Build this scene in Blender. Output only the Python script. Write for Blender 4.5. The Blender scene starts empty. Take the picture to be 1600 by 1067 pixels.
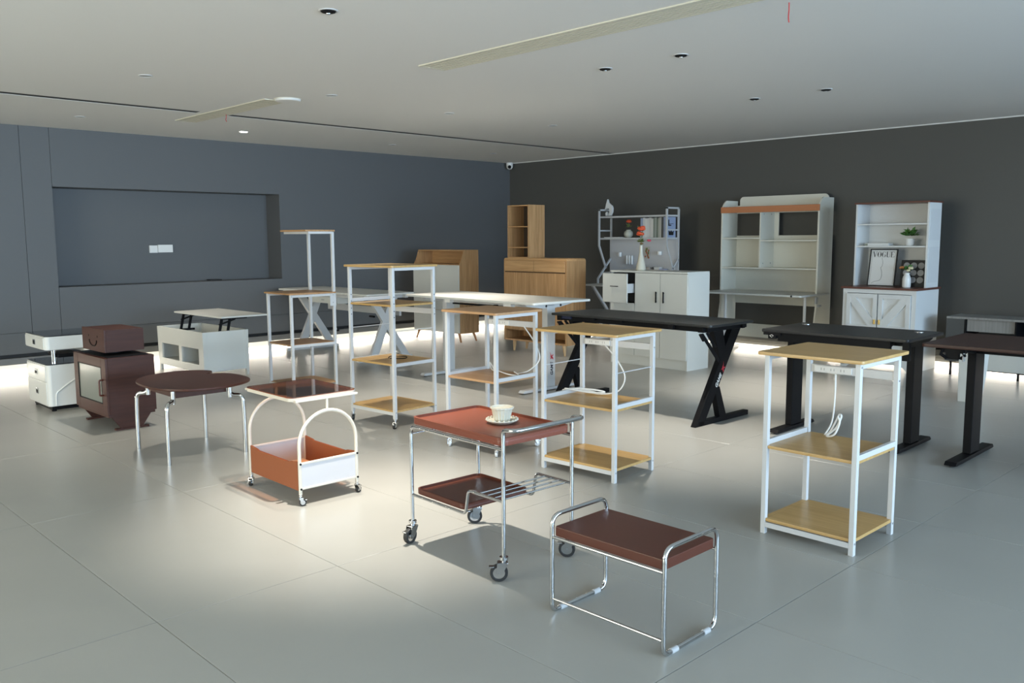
import bpy, bmesh, math, random
from mathutils import Vector, Matrix
random.seed(7)
S = bpy.context.scene
COL = S.collection
PI = math.pi

# ------------------------------------------------------------------ camera
cam_d = bpy.data.cameras.new('camera')
cam_d.sensor_width = 36.0
cam_d.lens = 1354.06 / 1600 * 36.0
cam_d.clip_end = 100
cam = bpy.data.objects.new('camera', cam_d)
COL.objects.link(cam)
_f, _pitch, _roll, _yaw = 1354.06, .118274193, .00554144, .798591595
CAM_H = 1.40
def _cam_matrix():
    c, s = math.cos(_yaw), math.sin(_yaw)
    fw = Vector((c*math.cos(_pitch), s*math.cos(_pitch), -math.sin(_pitch)))
    rt = Vector((s, -c, 0)); dn = fw.cross(rt)
    cr, sr = math.cos(_roll), math.sin(_roll)
    r2 = rt*cr + dn*sr; d2 = rt*-sr + dn*cr
    m = Matrix.Identity(4)
    for i in range(3):
        m[i][0] = r2[i]; m[i][1] = -d2[i]; m[i][2] = -fw[i]
    m[2][3] = CAM_H
    return m
cam.matrix_world = _cam_matrix()
S.camera = cam

# ------------------------------------------------------------------ world, daylight, exposure
W = bpy.data.worlds.new('world'); S.world = W; W.use_nodes = True
W.node_tree.nodes['Background'].inputs[0].default_value = (.62, .76, 1.0, 1)
W.node_tree.nodes['Background'].inputs[1].default_value = .8
S.view_settings.view_transform = 'Standard'
S.view_settings.look = 'None'
S.view_settings.exposure = 0.52
S.view_settings.gamma = 1.0
S.view_settings.use_curve_mapping = False

XB, YA, ZC = 10.05, 10.35, 2.62          # right wall, left wall, ceiling height
XW, YS = -4.0, -4.5                      # the two walls behind the camera
DAY = 390.0                              # daylight coming in at the windows
REARFILL = 290.0                             # warm fill added from the unseen rear side
SPOT = 85.0                              # one ceiling spotlight
LED = 92.0                               # light strip under the walls, per strip

def area(name, loc, rot, sx, sy, power, col, spread=180):
    d = bpy.data.lights.new(name, 'AREA'); d.shape = 'RECTANGLE'
    d.spread = math.radians(spread); d.size = sx; d.size_y = sy; d.energy = power; d.color = col
    o = bpy.data.objects.new(name, d); COL.objects.link(o)
    o.location = loc; o.rotation_euler = rot
    return o
# daylight through the row of windows in the wall behind the camera's right shoulder
area('window_daylight', (2.5, YS - .25, 1.4), (PI/2, 0, 0), 12.0, 2.1, DAY*1.02, (.62, .80, 1.0), 105)
# warm fill added at the unseen rear to brighten front faces and ceiling
area('rear_fill', (XW - .28, 4.75, 1.4), (PI/2, 0, -PI/2), 4.5, 2.1, REARFILL*1.0, (1.0, .92, .74))
# light strips tucked under the skirting of the two dark walls
area('skirting_light', (3.0, YA + .07, .076), (math.radians(-32), 0, 0), 14.0, .03, LED*1.3, (1.0, .93, .80))
area('skirting_light', (XB + .07, 3.0, .076), (math.radians(-32), 0, -PI/2), 14.4, .03, LED, (1.0, .93, .80))

# ------------------------------------------------------------------ materials
def new_mat(name):
    m = bpy.data.materials.new(name); m.use_nodes = True
    return m, m.node_tree, m.node_tree.nodes['Principled BSDF']
def plain(name, col, rough=.5, metal=0., bump=0., bscale=200., spec=.5):
    m, t, b = new_mat(name)
    b.inputs['Base Color'].default_value = (*col, 1)
    b.inputs['Roughness'].default_value = rough
    b.inputs['Metallic'].default_value = metal
    b.inputs['Specular IOR Level'].default_value = spec
    n = t.nodes.new('ShaderNodeTexNoise'); n.inputs['Scale'].default_value = bscale
    tc = t.nodes.new('ShaderNodeTexCoord'); t.links.new(tc.outputs['Object'], n.inputs['Vector'])
    mx = t.nodes.new('ShaderNodeMix'); mx.data_type = 'RGBA'; mx.blend_type = 'MULTIPLY'
    mx.inputs[0].default_value = .06
    mx.inputs[6].default_value = (*col, 1); t.links.new(n.outputs['Fac'], mx.inputs[7])
    t.links.new(mx.outputs[2], b.inputs['Base Color'])
    if bump:
        bp = t.nodes.new('ShaderNodeBump'); bp.inputs['Strength'].default_value = bump
        bp.inputs['Distance'].default_value = .002
        t.links.new(n.outputs['Fac'], bp.inputs['Height']); t.links.new(bp.outputs[0], b.inputs['Normal'])
    return m
def wood(name, c1, c2, axis='y', rough=.4, scale=1.0, spec=.5):
    m, t, b = new_mat(name)
    tc = t.nodes.new('ShaderNodeTexCoord'); mp = t.nodes.new('ShaderNodeMapping')
    lo, hi = 1.2*scale, 26*scale
    mp.inputs['Scale'].default_value = {'x': (lo, hi, hi), 'y': (hi, lo, hi), 'z': (hi, hi, lo)}[axis]
    t.links.new(tc.outputs['Object'], mp.inputs['Vector'])
    n = t.nodes.new('ShaderNodeTexNoise'); n.inputs['Scale'].default_value = 1.6
    n.inputs['Detail'].default_value = 7; n.inputs['Roughness'].default_value = .62; n.inputs['Distortion'].default_value = .7
    t.links.new(mp.outputs[0], n.inputs['Vector'])
    r = t.nodes.new('ShaderNodeValToRGB')
    r.color_ramp.elements[0].position = .3; r.color_ramp.elements[0].color = (*c1, 1)
    r.color_ramp.elements[1].position = .72; r.color_ramp.elements[1].color = (*c2, 1)
    t.links.new(n.outputs['Fac'], r.inputs[0]); t.links.new(r.outputs[0], b.inputs['Base Color'])
    b.inputs['Roughness'].default_value = rough; b.inputs['Specular IOR Level'].default_value = spec
    bp = t.nodes.new('ShaderNodeBump'); bp.inputs['Strength'].default_value = .08; bp.inputs['Distance'].default_value = .001
    t.links.new(n.outputs['Fac'], bp.inputs['Height']); t.links.new(bp.outputs[0], b.inputs['Normal'])
    return m
def emit(name, col, s):
    m, t, b = new_mat(name)
    b.inputs['Base Color'].default_value = (*col, 1)
    b.inputs['Emission Color'].default_value = (*col, 1); b.inputs['Emission Strength'].default_value = s
    return m
def tinted_glass(name, tint, gloss=.12, rough=.02):
    m, t, b = new_mat(name)
    out = t.nodes['Material Output']
    tr = t.nodes.new('ShaderNodeBsdfTransparent'); tr.inputs[0].default_value = (*tint, 1)
    gl = t.nodes.new('ShaderNodeBsdfGlossy'); gl.inputs['Roughness'].default_value = rough
    lw = t.nodes.new('ShaderNodeLayerWeight'); pw = t.nodes.new('ShaderNodeMath'); pw.operation = 'POWER'; pw.inputs[1].default_value = 4.0
    t.links.new(lw.outputs['Facing'], pw.inputs[0])
    fr = t.nodes.new('ShaderNodeMath'); fr.operation = 'MULTIPLY_ADD'; fr.inputs[1].default_value = .75; fr.inputs[2].default_value = .04
    t.links.new(pw.outputs[0], fr.inputs[0])
    mx = t.nodes.new('ShaderNodeMixShader')
    t.links.new(fr.outputs[0], mx.inputs[0]); t.links.new(tr.outputs[0], mx.inputs[1]); t.links.new(gl.outputs[0], mx.inputs[2])
    t.links.new(mx.outputs[0], out.inputs[0])
    return m
def mesh_fabric(name, col):
    m, t, b = new_mat(name)
    b.inputs['Base Color'].default_value = (*col, 1); b.inputs['Roughness'].default_value = .6
    out = t.nodes['Material Output']
    tc = t.nodes.new('ShaderNodeTexCoord')
    v = t.nodes.new('ShaderNodeTexVoronoi'); v.inputs['Scale'].default_value = 190
    v.inputs['Randomness'].default_value = .1
    t.links.new(tc.outputs['Object'], v.inputs['Vector'])
    ma = t.nodes.new('ShaderNodeMath'); ma.operation = 'LESS_THAN'; ma.inputs[1].default_value = .30
    t.links.new(v.outputs['Distance'], ma.inputs[0])
    tr = t.nodes.new('ShaderNodeBsdfTransparent'); mx = t.nodes.new('ShaderNodeMixShader')
    t.links.new(ma.outputs[0], mx.inputs[0]); t.links.new(b.outputs[0], mx.inputs[1]); t.links.new(tr.outputs[0], mx.inputs[2])
    t.links.new(mx.outputs[0], out.inputs[0])
    return m

def floor_material():
    m, t, b = new_mat('porcelain_tile')
    tc = t.nodes.new('ShaderNodeTexCoord')
    n = t.nodes.new('ShaderNodeTexNoise'); n.inputs['Scale'].default_value = 2.2; n.inputs['Detail'].default_value = 5
    t.links.new(tc.outputs['Object'], n.inputs['Vector'])
    r = t.nodes.new('ShaderNodeValToRGB')
    r.color_ramp.elements[0].color = (.315, .312, .284, 1); r.color_ramp.elements[1].color = (.365, .358, .328, 1)
    t.links.new(n.outputs['Fac'], r.inputs[0]); t.links.new(r.outputs[0], b.inputs['Base Color'])
    b.inputs['Roughness'].default_value = .31
    b.inputs['Specular IOR Level'].default_value = .5
    return m

FLOOR = floor_material()
GROUT = plain('grout', (.24, .24, .225), .8)
WALL = plain('wall_paint_daylit', (.118, .122, .126), .55, bump=.05, bscale=120, spec=.3)  # daylight's blue tint and brightness put into this wall's colour
WALLR = plain('wall_paint_dim', (.096, .094, .087), .55, bump=.05, bscale=120, spec=.3)  # same grey paint, darker and warmer where less daylight falls
WALLB = plain('white_wall_paint', (.62, .62, .60), .7)
DARKGAP = plain('shadow_gap_black', (.012, .012, .012), .6)
CEIL = plain('ceiling_paint', (.74, .735, .71), .8)
VENT = plain('vent_cream', (.66, .63, .52), .6)
WHITE = plain('white_powder_coat', (.58, .58, .575), .35)
LACQ = plain('white_lacquer', (.72, .72, .69), .16)
WBOARD = plain('white_board', (.655, .65, .60), .42)
CREAM = plain('cream_enamel', (.62, .57, .48), .35)
CREAMB = plain('cream_board', (.74, .72, .63), .45)
OAK = wood('honey_oak', (.42, .25, .085), (.56, .36, .145), 'y', .33)
OAKX = wood('honey_oak_cross', (.44, .27, .10), (.60, .40, .17), 'x', .33)
BEECH = wood('pinkish_beech', (.40, .22, .10), (.52, .31, .16), 'y', .42)
RUSTIC = wood('brown_oak', (.30, .155, .065), (.50, .29, .13), 'y', .4)
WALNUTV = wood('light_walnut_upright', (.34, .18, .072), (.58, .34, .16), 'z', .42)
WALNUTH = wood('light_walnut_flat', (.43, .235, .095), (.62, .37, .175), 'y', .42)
TEAKLEG = wood('leg_wood', (.33, .15, .06), (.45, .23, .10), 'z', .45)
PALELEG = wood('pale_leg_wood', (.52, .33, .16), (.66, .44, .24), 'z', .45)
REDBROWN = plain('red_brown_lacquer', (.195, .055, .032), .30, spec=.4)
BROWNTOP = plain('chestnut_lacquer', (.088, .024, .013), .38, spec=.35)
DARKBROWN = wood('dark_brown_veneer', (.040, .013, .008), (.066, .022, .013), 'x', .45, spec=.25)
DARKBROWN2 = wood('dark_brown_flat', (.046, .015, .010), (.066, .023, .014), 'y', .42, spec=.3)
DESKBROWN = wood('espresso_top', (.032, .011, .008), (.052, .018, .012), 'y', .42, spec=.3)
CHROME = plain('chrome', (.60, .61, .62), .09, 1.0)
STEEL = plain('brushed_steel', (.62, .62, .62), .28, 1.0)
BRASS = plain('brass', (.80, .58, .22), .3, 1.0)
BLACK = plain('black_powder_coat', (.007, .007, .008), .5, spec=.1)
BLACKTOP = plain('black_desktop', (.014, .014, .015), .40, bump=.15, bscale=500, spec=.3)
CARBON = plain('carbon_desktop', (.016, .017, .017), .40, spec=.35, bump=.2, bscale=600)
RUBBER = plain('rubber', (.012, .012, .012), .6)
GREYPL = plain('grey_plastic', (.45, .45, .45), .5)
WHITEPL = plain('white_plastic', (.78, .77, .74), .4)
ORANGE = plain('orange_leatherette', (.25, .068, .018), .48, bump=.25, bscale=350)
TERRA = plain('terracotta_trim', (.52, .20, .085), .5)
SMOKE = tinted_glass('smoked_brown_glass', (.74, .53, .42))
CLEAR = tinted_glass('clear_glass', (.92, .95, .94))
REFLGLASS = plain('glass_reflection_grey', (.20, .215, .19), .10)  # the pane's grey-green reflection put into an opaque colour
BLACKGLASS = plain('dark_glass_top', (.035, .038, .045), .05)
MESHW = mesh_fabric('white_perforated_mesh', (.52, .50, .50))
CERAMIC = plain('ivory_ceramic', (.62, .585, .48), .3)
WCERAMIC = plain('white_ceramic', (.80, .80, .78), .3)
PAPER = plain('paper', (.74, .74, .72), .7)
INK = plain('black_ink', (.012, .012, .012), .6)
GREY = plain('mid_grey', (.36, .36, .35), .6)
GREYWOOD = wood('grey_wood', (.20, .195, .185), (.30, .29, .275), 'z', .5)
ANTH = plain('anthracite_board', (.055, .06, .062), .5)
RED = plain('red_vinyl', (.55, .02, .04), .4)
REDTAPE = plain('red_ribbon', (.45, .05, .05), .6)
GREEN = plain('leaf_green', (.07, .20, .04), .55)
GREEN2 = plain('olive_leaf', (.15, .19, .06), .55)
FLOWER = plain('orange_red_petal', (.72, .085, .02), .5)
PINK = plain('pink_petal', (.60, .06, .10), .5)
PEACH = plain('peach_petal', (.70, .28, .09), .5)
YELLOW = plain('pale_petal', (.72, .66, .42), .5)
BLUECOVER = plain('blue_grey_cover', (.34, .40, .55), .5)
LAV = plain('lavender_card', (.45, .46, .66), .5)
LEDM = emit('led_diffuser', (1.0, .92, .78), 9.0)
LAMPON = emit('lit_lamp_lens', (1.0, .95, .86), 30.0)
PANE = tinted_glass('window_glass', (.94, .97, .98))
FARMW = plain('farmhouse_white', (.74, .75, .74), .45)
MAHOG = plain('mahogany_top', (.13, .045, .03), .35)

# ------------------------------------------------------------------ mesh helpers
class MB:
    def __init__(s): s.bm = bmesh.new()
    def box(s, x0, y0, z0, x1, y1, z1, bev=0, seg=2):
        v = [s.bm.verts.new((x, y, z)) for z in (z0, z1) for y in (y0, y1) for x in (x0, x1)]
        fs = [s.bm.faces.new([v[i] for i in q]) for q in ((0,2,3,1),(4,5,7,6),(0,1,5,4),(2,6,7,3),(0,4,6,2),(1,3,7,5))]
        if bev:
            es = list({e for f in fs for e in f.edges})
            bmesh.ops.bevel(s.bm, geom=es, offset=bev, segments=seg, affect='EDGES', profile=.5, clamp_overlap=True)
        return s
    def prism(s, poly, axis, a, b, bev=0):
        def P(u, w, t): return {'x': (t, u, w), 'y': (u, t, w), 'z': (u, w, t)}[axis]
        A = [s.bm.verts.new(P(u, w, a)) for u, w in poly]; B = [s.bm.verts.new(P(u, w, b)) for u, w in poly]
        n = len(poly)
        fs = [s.bm.faces.new(A), s.bm.faces.new(B[::-1])]
        for i in range(n): fs.append(s.bm.faces.new((A[i], B[i], B[(i+1) % n], A[(i+1) % n])))
        bmesh.ops.recalc_face_normals(s.bm, faces=fs)
        if bev:
            es = [e for e in set(fs[0].edges) | set(fs[1].edges)]
            bmesh.ops.bevel(s.bm, geom=es, offset=bev, segments=2, affect='EDGES', profile=.5, clamp_overlap=True)
        return s
    def bar(s, p, q, w, h, up=(0, 0, 1), bev=0):
        p, q = Vector(p), Vector(q); d = (q-p).normalized(); up = Vector(up)
        sd = d.cross(up)
        if sd.length < 1e-4: sd = d.cross(Vector((1, 0, 0)))
        sd.normalize(); u = sd.cross(d).normalized()
        v = []
        for c in (p, q):
            for a, b in ((-1,-1),(1,-1),(1,1),(-1,1)): v.append(s.bm.verts.new(c + sd*(a*w/2) + u*(b*h/2)))
        fs = [s.bm.faces.new([v[i] for i in f]) for f in ((0,3,2,1),(4,5,6,7),(0,1,5,4),(1,2,6,5),(2,3,7,6),(3,0,4,7))]
        bmesh.ops.recalc_face_normals(s.bm, faces=fs)
        if bev:
            es = list({e for f in fs for e in f.edges})
            bmesh.ops.bevel(s.bm, geom=es, offset=bev, segments=2, affect='EDGES', profile=.5, clamp_overlap=True)
        return s
    def tube(s, pts, r, bend=0, n=10, closed=False, r2=None, bn=5):
        pts = [Vector(p) for p in pts]
        if bend:
            out = []; N = len(pts)
            for i in range(N):
                if not closed and i in (0, N-1): out.append(pts[i]); continue
                a, b, c = pts[i-1], pts[i], pts[(i+1) % N]
                d1 = (a-b); d2 = (c-b); k = min(bend, d1.length*.49, d2.length*.49)
                p1 = b + d1.normalized()*k; p2 = b + d2.normalized()*k
                for j in range(bn+1):
                    t = j/bn; out.append(p1*(1-t)**2 + b*(2*t*(1-t)) + p2*t*t)
            pts = out
        N = len(pts); rings = []; nrm = None
        for i in range(N):
            if closed: d = (pts[(i+1) % N]-pts[i-1])
            else: d = pts[min(i+1, N-1)]-pts[max(i-1, 0)]
            d.normalize()
            if nrm is None:
                nrm = d.orthogonal().normalized()
            nrm = (nrm - d*nrm.dot(d)).normalized(); bi = d.cross(nrm)
            rr = r if r2 is None else r + (r2-r)*i/(N-1)
            rings.append([s.bm.verts.new(pts[i] + (nrm*math.cos(2*PI*k/n) + bi*math.sin(2*PI*k/n))*rr) for k in range(n)])
        for i in range(N if closed else N-1):
            A, B = rings[i], rings[(i+1) % N]
            for k in range(n): s.bm.faces.new((A[k], A[(k+1) % n], B[(k+1) % n], B[k]))
        if not closed:
            s.bm.faces.new(rings[0][::-1]); s.bm.faces.new(rings[-1])
        return s
    def cyl(s, p, q, r, n=16, r2=None): return s.tube([p, q], r, n=n, r2=r2)
    def lathe(s, prof, c=(0, 0, 0), n=20, rip=None):
        rings = []
        for j, (r, z) in enumerate(prof):
            ring = []
            for k in range(n):
                a = 2*PI*k/n; rr = r
                if rip: rr = r*(1 + rip[0]*math.cos(rip[1]*a)) if rip[2][0] <= j <= rip[2][1] else r
                ring.append(s.bm.verts.new((c[0]+rr*math.cos(a), c[1]+rr*math.sin(a), c[2]+z)))
            rings.append(ring)
        for A, B in zip(rings, rings[1:]):
            for k in range(n): s.bm.faces.new((A[k], A[(k+1) % n], B[(k+1) % n], B[k]))
        s.bm.faces.new(rings[0][::-1]); s.bm.faces.new(rings[-1])
        return s
    def rrect(s, x0, y0, x1, y1, z0, z1, rad, bev=0, n=6):
        poly = []
        for cx, cy, a0 in ((x1-rad, y1-rad, 0), (x0+rad, y1-rad, 90), (x0+rad, y0+rad, 180), (x1-rad, y0+rad, 270)):
            for k in range(n+1):
                a = math.radians(a0+90*k/n); poly.append((cx+rad*math.cos(a), cy+rad*math.sin(a)))
        return s.prism(poly, 'z', z0, z1, bev)
    def quad(s, *p):
        s.bm.faces.new([s.bm.verts.new(q) for q in p]); return s
    def ball(s, c, r, sx=1, sy=1, sz=1, n=10):
        m = Matrix.Translation(c) @ Matrix.Diagonal((sx, sy, sz, 1))
        bmesh.ops.create_uvsphere(s.bm, u_segments=n, v_segments=max(5, n*2//3), radius=r, matrix=m); return s
    def build(s, name, mat, parent=None, smooth=True):
        me = bpy.data.meshes.new(name); s.bm.normal_update(); s.bm.to_mesh(me); s.bm.free()
        if smooth:
            me.shade_smooth(); me.set_sharp_from_angle(angle=math.radians(38))
        me.materials.append(mat)
        o = bpy.data.objects.new(name, me); COL.objects.link(o); o.parent = parent
        if smooth:
            md = o.modifiers.new('weighted_normal', 'WEIGHTED_NORMAL'); md.keep_sharp = True
        return o
def tag(o, label, cat=None, group=None, kind=None):
    if label: o['label'] = label
    if cat: o['category'] = cat
    if group: o['group'] = group
    if kind: o['kind'] = kind
    return o
def thing(name, label, cat, loc=(0, 0, 0), rot=0., group=None):
    o = bpy.data.objects.new(name, None); COL.objects.link(o)
    o.empty_display_size = .1
    o.location = loc; o.rotation_euler = (0, 0, math.radians(rot))
    return tag(o, label, cat, group)
def struct(name, mb, mat, parent=None):
    o = mb.build(name, mat, parent)
    if parent is None: o['kind'] = 'structure'
    return o
def child(src, parent, loc=None, rot=None):
    """a copy of a part (sharing its mesh) under another parent, with its sub-parts"""
    c = src.copy(); COL.objects.link(c); c.parent = parent
    if loc is not None: c.location = loc
    if rot is not None: c.rotation_euler = rot
    for g in src.children:
        k = g.copy(); COL.objects.link(k); k.parent = c
    return c
def smooth_path(pts, k=6):
    P = [Vector(p) for p in pts]; out = []
    for i in range(len(P)-1):
        a, b, c, d = P[max(i-1, 0)], P[i], P[i+1], P[min(i+2, len(P)-1)]
        for j in range(k):
            t = j/k
            out.append(.5*((2*b) + (c-a)*t + (2*a-5*b+4*c-d)*t*t + (3*b-a-3*c+d)*t**3))
    out.append(P[-1]); return out
def text_mesh(body, size, mat, name, parent, matrix, extrude=.0004, shear=0., bold=0.):
    cu = bpy.data.curves.new(name, 'FONT'); cu.body = body; cu.size = size; cu.extrude = extrude
    cu.shear = shear; cu.offset = bold; cu.align_x = 'CENTER'; cu.align_y = 'CENTER'; cu.resolution_u = 3
    t = bpy.data.objects.new(name, cu); COL.objects.link(t)
    bpy.context.view_layer.update()
    me = bpy.data.meshes.new_from_object(t.evaluated_get(bpy.context.evaluated_depsgraph_get()))
    bpy.data.objects.remove(t)
    me.materials.clear(); me.materials.append(mat)
    me.transform(matrix)
    o = bpy.data.objects.new(name, me); COL.objects.link(o); o.parent = parent
    return o
def basis(o, ex, ey):
    ex, ey = Vector(ex).normalized(), Vector(ey).normalized(); ez = ex.cross(ey)
    m = Matrix.Identity(4)
    for i in range(3): m[i][0] = ex[i]; m[i][1] = ey[i]; m[i][2] = ez[i]; m[i][3] = o[i]
    return m

# ------------------------------------------------------------------ the room
floor = struct('floor', MB().box(XW-.4, YS-.35, -.06, XB+.6, YA+.6, -.004), GROUT)
TX, TY = .78, 1.56
tile0 = MB().box(.0012, .0012, -.012, TX-.0012, TY-.0012, 0, bev=.0012, seg=1).build('floor_tile', FLOOR, floor)
first = True
for i in range(-7, 12):
    for j in range(-4, 6):
        o = tile0 if first else child(tile0, floor)
        first = False
        o.location = (1.19 + TX*i, 1.55 + TY*j, 0)

# left wall (the long charcoal wall with the recess), built from its panels
wl = struct('wall_left', MB().box(XW-.4, YA+.35, 0, XB+.6, YA+.65, ZC+.1), WALL)
MB().box(XW-.4, YA, .42, 2.803, YA+.35, ZC+.1).build('wall_panel', WALL, wl)
MB().box(2.807, YA, .42, 3.098, YA+.35, ZC+.1).build('wall_panel', WALL, wl)
MB().box(3.102, YA, 1.99, XB+.6, YA+.35, ZC+.1).box(3.102, YA, .42, XB+.6, YA+.35, .89).box(5.84, YA, .89, XB+.6, YA+.35, 1.99).build('recess_surround', WALL, wl)
MB().box(XW-.4, YA+.014, .19, XB+.6, YA+.35, .416).build('lower_panel', WALL, wl)
MB().box(XW-.4, YA+.06, .15, XB+.6, YA+.35, .19).build('shadow_gap', DARKGAP, wl)
MB().box(XW-.4, YA+.16, 0, XB+.6, YA+.35, .08).build('light_recess', WALLB, wl)
struct('baseboard_left', MB().box(XW, YA-.006, .08, XB, YA+.35, .15, .002), plain('skirting_grey', (.135, .135, .13), .45))
wr = struct('wall_right', MB().box(XB, YS-.35, .19, XB+.5, YA, ZC+.1).box(XB+.14, YS-.35, 0, XB+.5, YA, .19), WALLR)
MB().box(XB+.05, YS, .15, XB+.14, YA, .19).build('shadow_gap', DARKGAP, wr)
struct('baseboard_right', MB().box(XB-.006, YS, .08, XB+.14, YA-.01, .15, .002), plain('skirting_grey_right', (.13, .13, .125), .45))
struct('wall_rear', MB().box(XW-.4, YS-.35, 0, XW, YA, .35).box(XW-.4, YS-.35, 2.45, XW, YA, ZC+.1).box(XW-.4, YS-.35, .35, XW, 2.5, 2.45).box(XW-.4, 7.0, .35, XW, YA, 2.45), WALLB)
for k in range(2):  # unseen rear windows, added as the opening for the warm fill
    a = 2.5 + 2.25*k; b = a + 2.25
    m = MB().box(XW-.10, a, .35, XW-.03, a+.05, 2.45).box(XW-.10, b-.05, .35, XW-.03, b, 2.45)
    m.box(XW-.10, a+.05, .35, XW-.03, b-.05, .40).box(XW-.10, a+.05, 2.40, XW-.03, b-.05, 2.45)
    wn = struct('window_%d' % (k+5), m, ANTH)
    MB().box(XW-.07, a+.05, .40, XW-.062, b-.05, 2.40).build('pane', PANE, wn)
WX0, WX1, WZ0, WZ1 = -3.5, 8.5, .35, 2.45
struct('wall_window_side', MB().box(XW, YS-.35, 0, XB, YS, WZ0).box(XW, YS-.35, WZ1, XB, YS, ZC+.1)
       .box(XW, YS-.35, WZ0, WX0, YS, WZ1).box(WX1, YS-.35, WZ0, XB, YS, WZ1), WALLB)
for k in range(4):
    a = WX0 + 3.0*k; b = a + 3.0
    m = MB().box(a, YS-.10, WZ0, a+.05, YS-.03, WZ1).box(b-.05, YS-.10, WZ0, b, YS-.03, WZ1)
    m.box(a+.05, YS-.10, WZ0, b-.05, YS-.03, WZ0+.05).box(a+.05, YS-.10, WZ1-.05, b-.05, YS-.03, WZ1)
    wn = struct('window_%d' % (k+1), m, ANTH)
    MB().box(a+.05, YS-.07, WZ0+.05, b-.05, YS-.062, WZ1-.05).build('pane', PANE, wn)

# ceiling with the thin black slot
SL = 8.20
ce = struct('ceiling', MB().box(XW, YS, ZC, XB+.02, SL-.055, ZC+.08).box(XW, SL+.055, ZC, XB+.02, YA+.02, ZC+.08)
            .box(3.80, SL-.06, ZC, 4.12, SL+.06, ZC+.08), CEIL)
for a, b in ((XW, 3.80), (4.12, XB)): MB().box(a, SL-.055, ZC+.002, b, SL+.055, ZC+.1).build('slot', DARKGAP, ce)
struct('trim_1', MB().box(XB-.012, YS, ZC-.012, XB, YA, ZC), CEIL)

# wall socket plates inside the recess
t = thing('socket_plate', 'small white double socket plate in the middle of the wall recess', 'socket', (4.25, YA+.33, 1.25))
MB().box(0, -.001, 0, .10, .02, .09, .003).build('plate', WHITEPL, t)
MB().box(.104, -.006, .003, .285, .02, .097, .003).build('plate', WHITEPL, t)
tag(MB().box(4.94, YA+.20, .89, 5.10, YA+.30, .905, .004).build('cable_cover', DARKGAP), 'flat black cable cover lying on the recess ledge', 'cable cover')

# ceiling vents
def vent(x0, y0, x1, y1, label):
    t = thing('air_vent', label, 'vent', (x0, y0, ZC), 0, 'linear ceiling air vents')
    w, d = x1-x0, y1-y0
    MB().box(0, 0, -.008, .014, d, 0).box(w-.014, 0, -.008, w, d, 0).box(.014, 0, -.008, w-.014, .014, 0).box(.014, d-.014, -.008, w-.014, d, 0).build('frame', VENT, t)
    MB().box(.014, .014, -.0015, w-.014, d-.014, 0).build('backing', plain('vent_shadow', (.42, .40, .33), .7), t)
    n = 6; p = (w-.028)/n
    s0 = MB().box(0, .014, -.007, p*.72, d-.014, -.0016).build('slat', VENT, t); s0.location = (.014+p*.14, 0, 0)
    for k in range(1, n): child(s0, t, (.014 + p*(k+.14), 0, 0))
vent(3.94, 1.2, 4.18, 4.98, 'long cream linear air vent at the top middle of the ceiling')
vent(3.86, 7.03, 4.08, 8.87, 'short cream air vent crossing the black slot in the ceiling')
t = thing('ceiling_speaker', 'round white disc on the ceiling at the end of the short vent', 'ceiling speaker', (4.03, 6.93, ZC))
MB().lathe([(.112, 0), (.112, -.012), (.104, -.02), (.02, -.022)], n=28).build('cover', CEIL, t)
MB().lathe([(.118, 0), (.118, -.004), (.112, -.004)], n=28).build('ring', VENT, t)
for x, y, l, lab in ((4.04, 8.12, .075, 'thin red ribbon hanging from the short ceiling vent'), (4.34, 2.36, .10, 'thin red ribbon hanging at the very top edge of the picture')):
    r = MB().tube(smooth_path([(x, y, ZC), (x+.004, y+.002, ZC-l*.4), (x-.003, y, ZC-l*.75), (x+.004, y, ZC-l)]), .0035, n=6).build('ribbon', REDTAPE)
    tag(r, lab, 'ribbon')

# recessed spotlights
dl_proto = None
def downlight(x, y, label, group, aim=None, power=0., lit=False, dark=True, size=.052, cone=64, col=(1.0, .93, .83)):
    t = thing('downlight', label, 'ceiling light', (x, y, ZC), 0, group)
    MB().lathe([(size, 0), (size, -.004), (size*.86, -.005), (size*.82, -.001)], n=20).build('trim_ring', WHITE, t)
    if lit:
        MB().lathe([(size*.80, -.001), (size*.78, -.006), (size*.2, -.008)], n=20).build('lens', LAMPON, t)
    elif dark:
        MB().lathe([(size*.80, -.001), (size*.72, -.010), (size*.30, -.016)], n=20).build('gimbal', BLACK, t)
        MB().lathe([(size*.28, -.015), (size*.26, -.019), (size*.05, -.019)], n=14).build('lens', STEEL, t)
    else:
        MB().lathe([(size*.80, -.001), (size*.70, -.003), (size*.1, -.003)], n=20).build('lens', GREY, t)
    if power:
        d = bpy.data.lights.new('spot_beam', 'SPOT'); d.energy = power; d.spot_size = math.radians(cone); d.spot_blend = 1.0
        d.shadow_soft_size = .022; d.color = col
        o = bpy.data.objects.new('spot_beam', d); COL.objects.link(o); o.parent = t; o.location = (0, 0, -.03)
        if aim is not None:
            v = Vector((aim[0]-x, aim[1]-y, -(ZC-.03))); o.rotation_euler = v.to_track_quat('-Z', 'Y').to_euler()
    return t
G1, G2, G3 = 'dark gimbal spotlights', 'small white ceiling spotlights', 'wall washers along the left wall'
downlight(2.50, 3.50, 'recessed ceiling spotlight just above the picture, over the brown trolley', G1, (2.56, 3.60), SPOT*4.7, cone=60)
downlight(2.67, 4.14, 'dark gimbal ceiling spotlight at the top left of the picture', G1, (3.0, 4.6), SPOT*1.8, cone=60)
downlight(5.01, 4.16, 'dark gimbal spotlight beside the long ceiling vent, left one of its pair', G1, (5.2, 4.9), SPOT*1.3)
downlight(5.02, 3.51, 'dark gimbal spotlight beside the long ceiling vent, right one of its pair', G1, (5.0, 3.3), SPOT*3.2, cone=58)
downlight(7.05, 4.14, 'dark gimbal spotlight far back on the ceiling, left one of its pair', G1, (7.0, 4.6), SPOT*.5)
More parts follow.
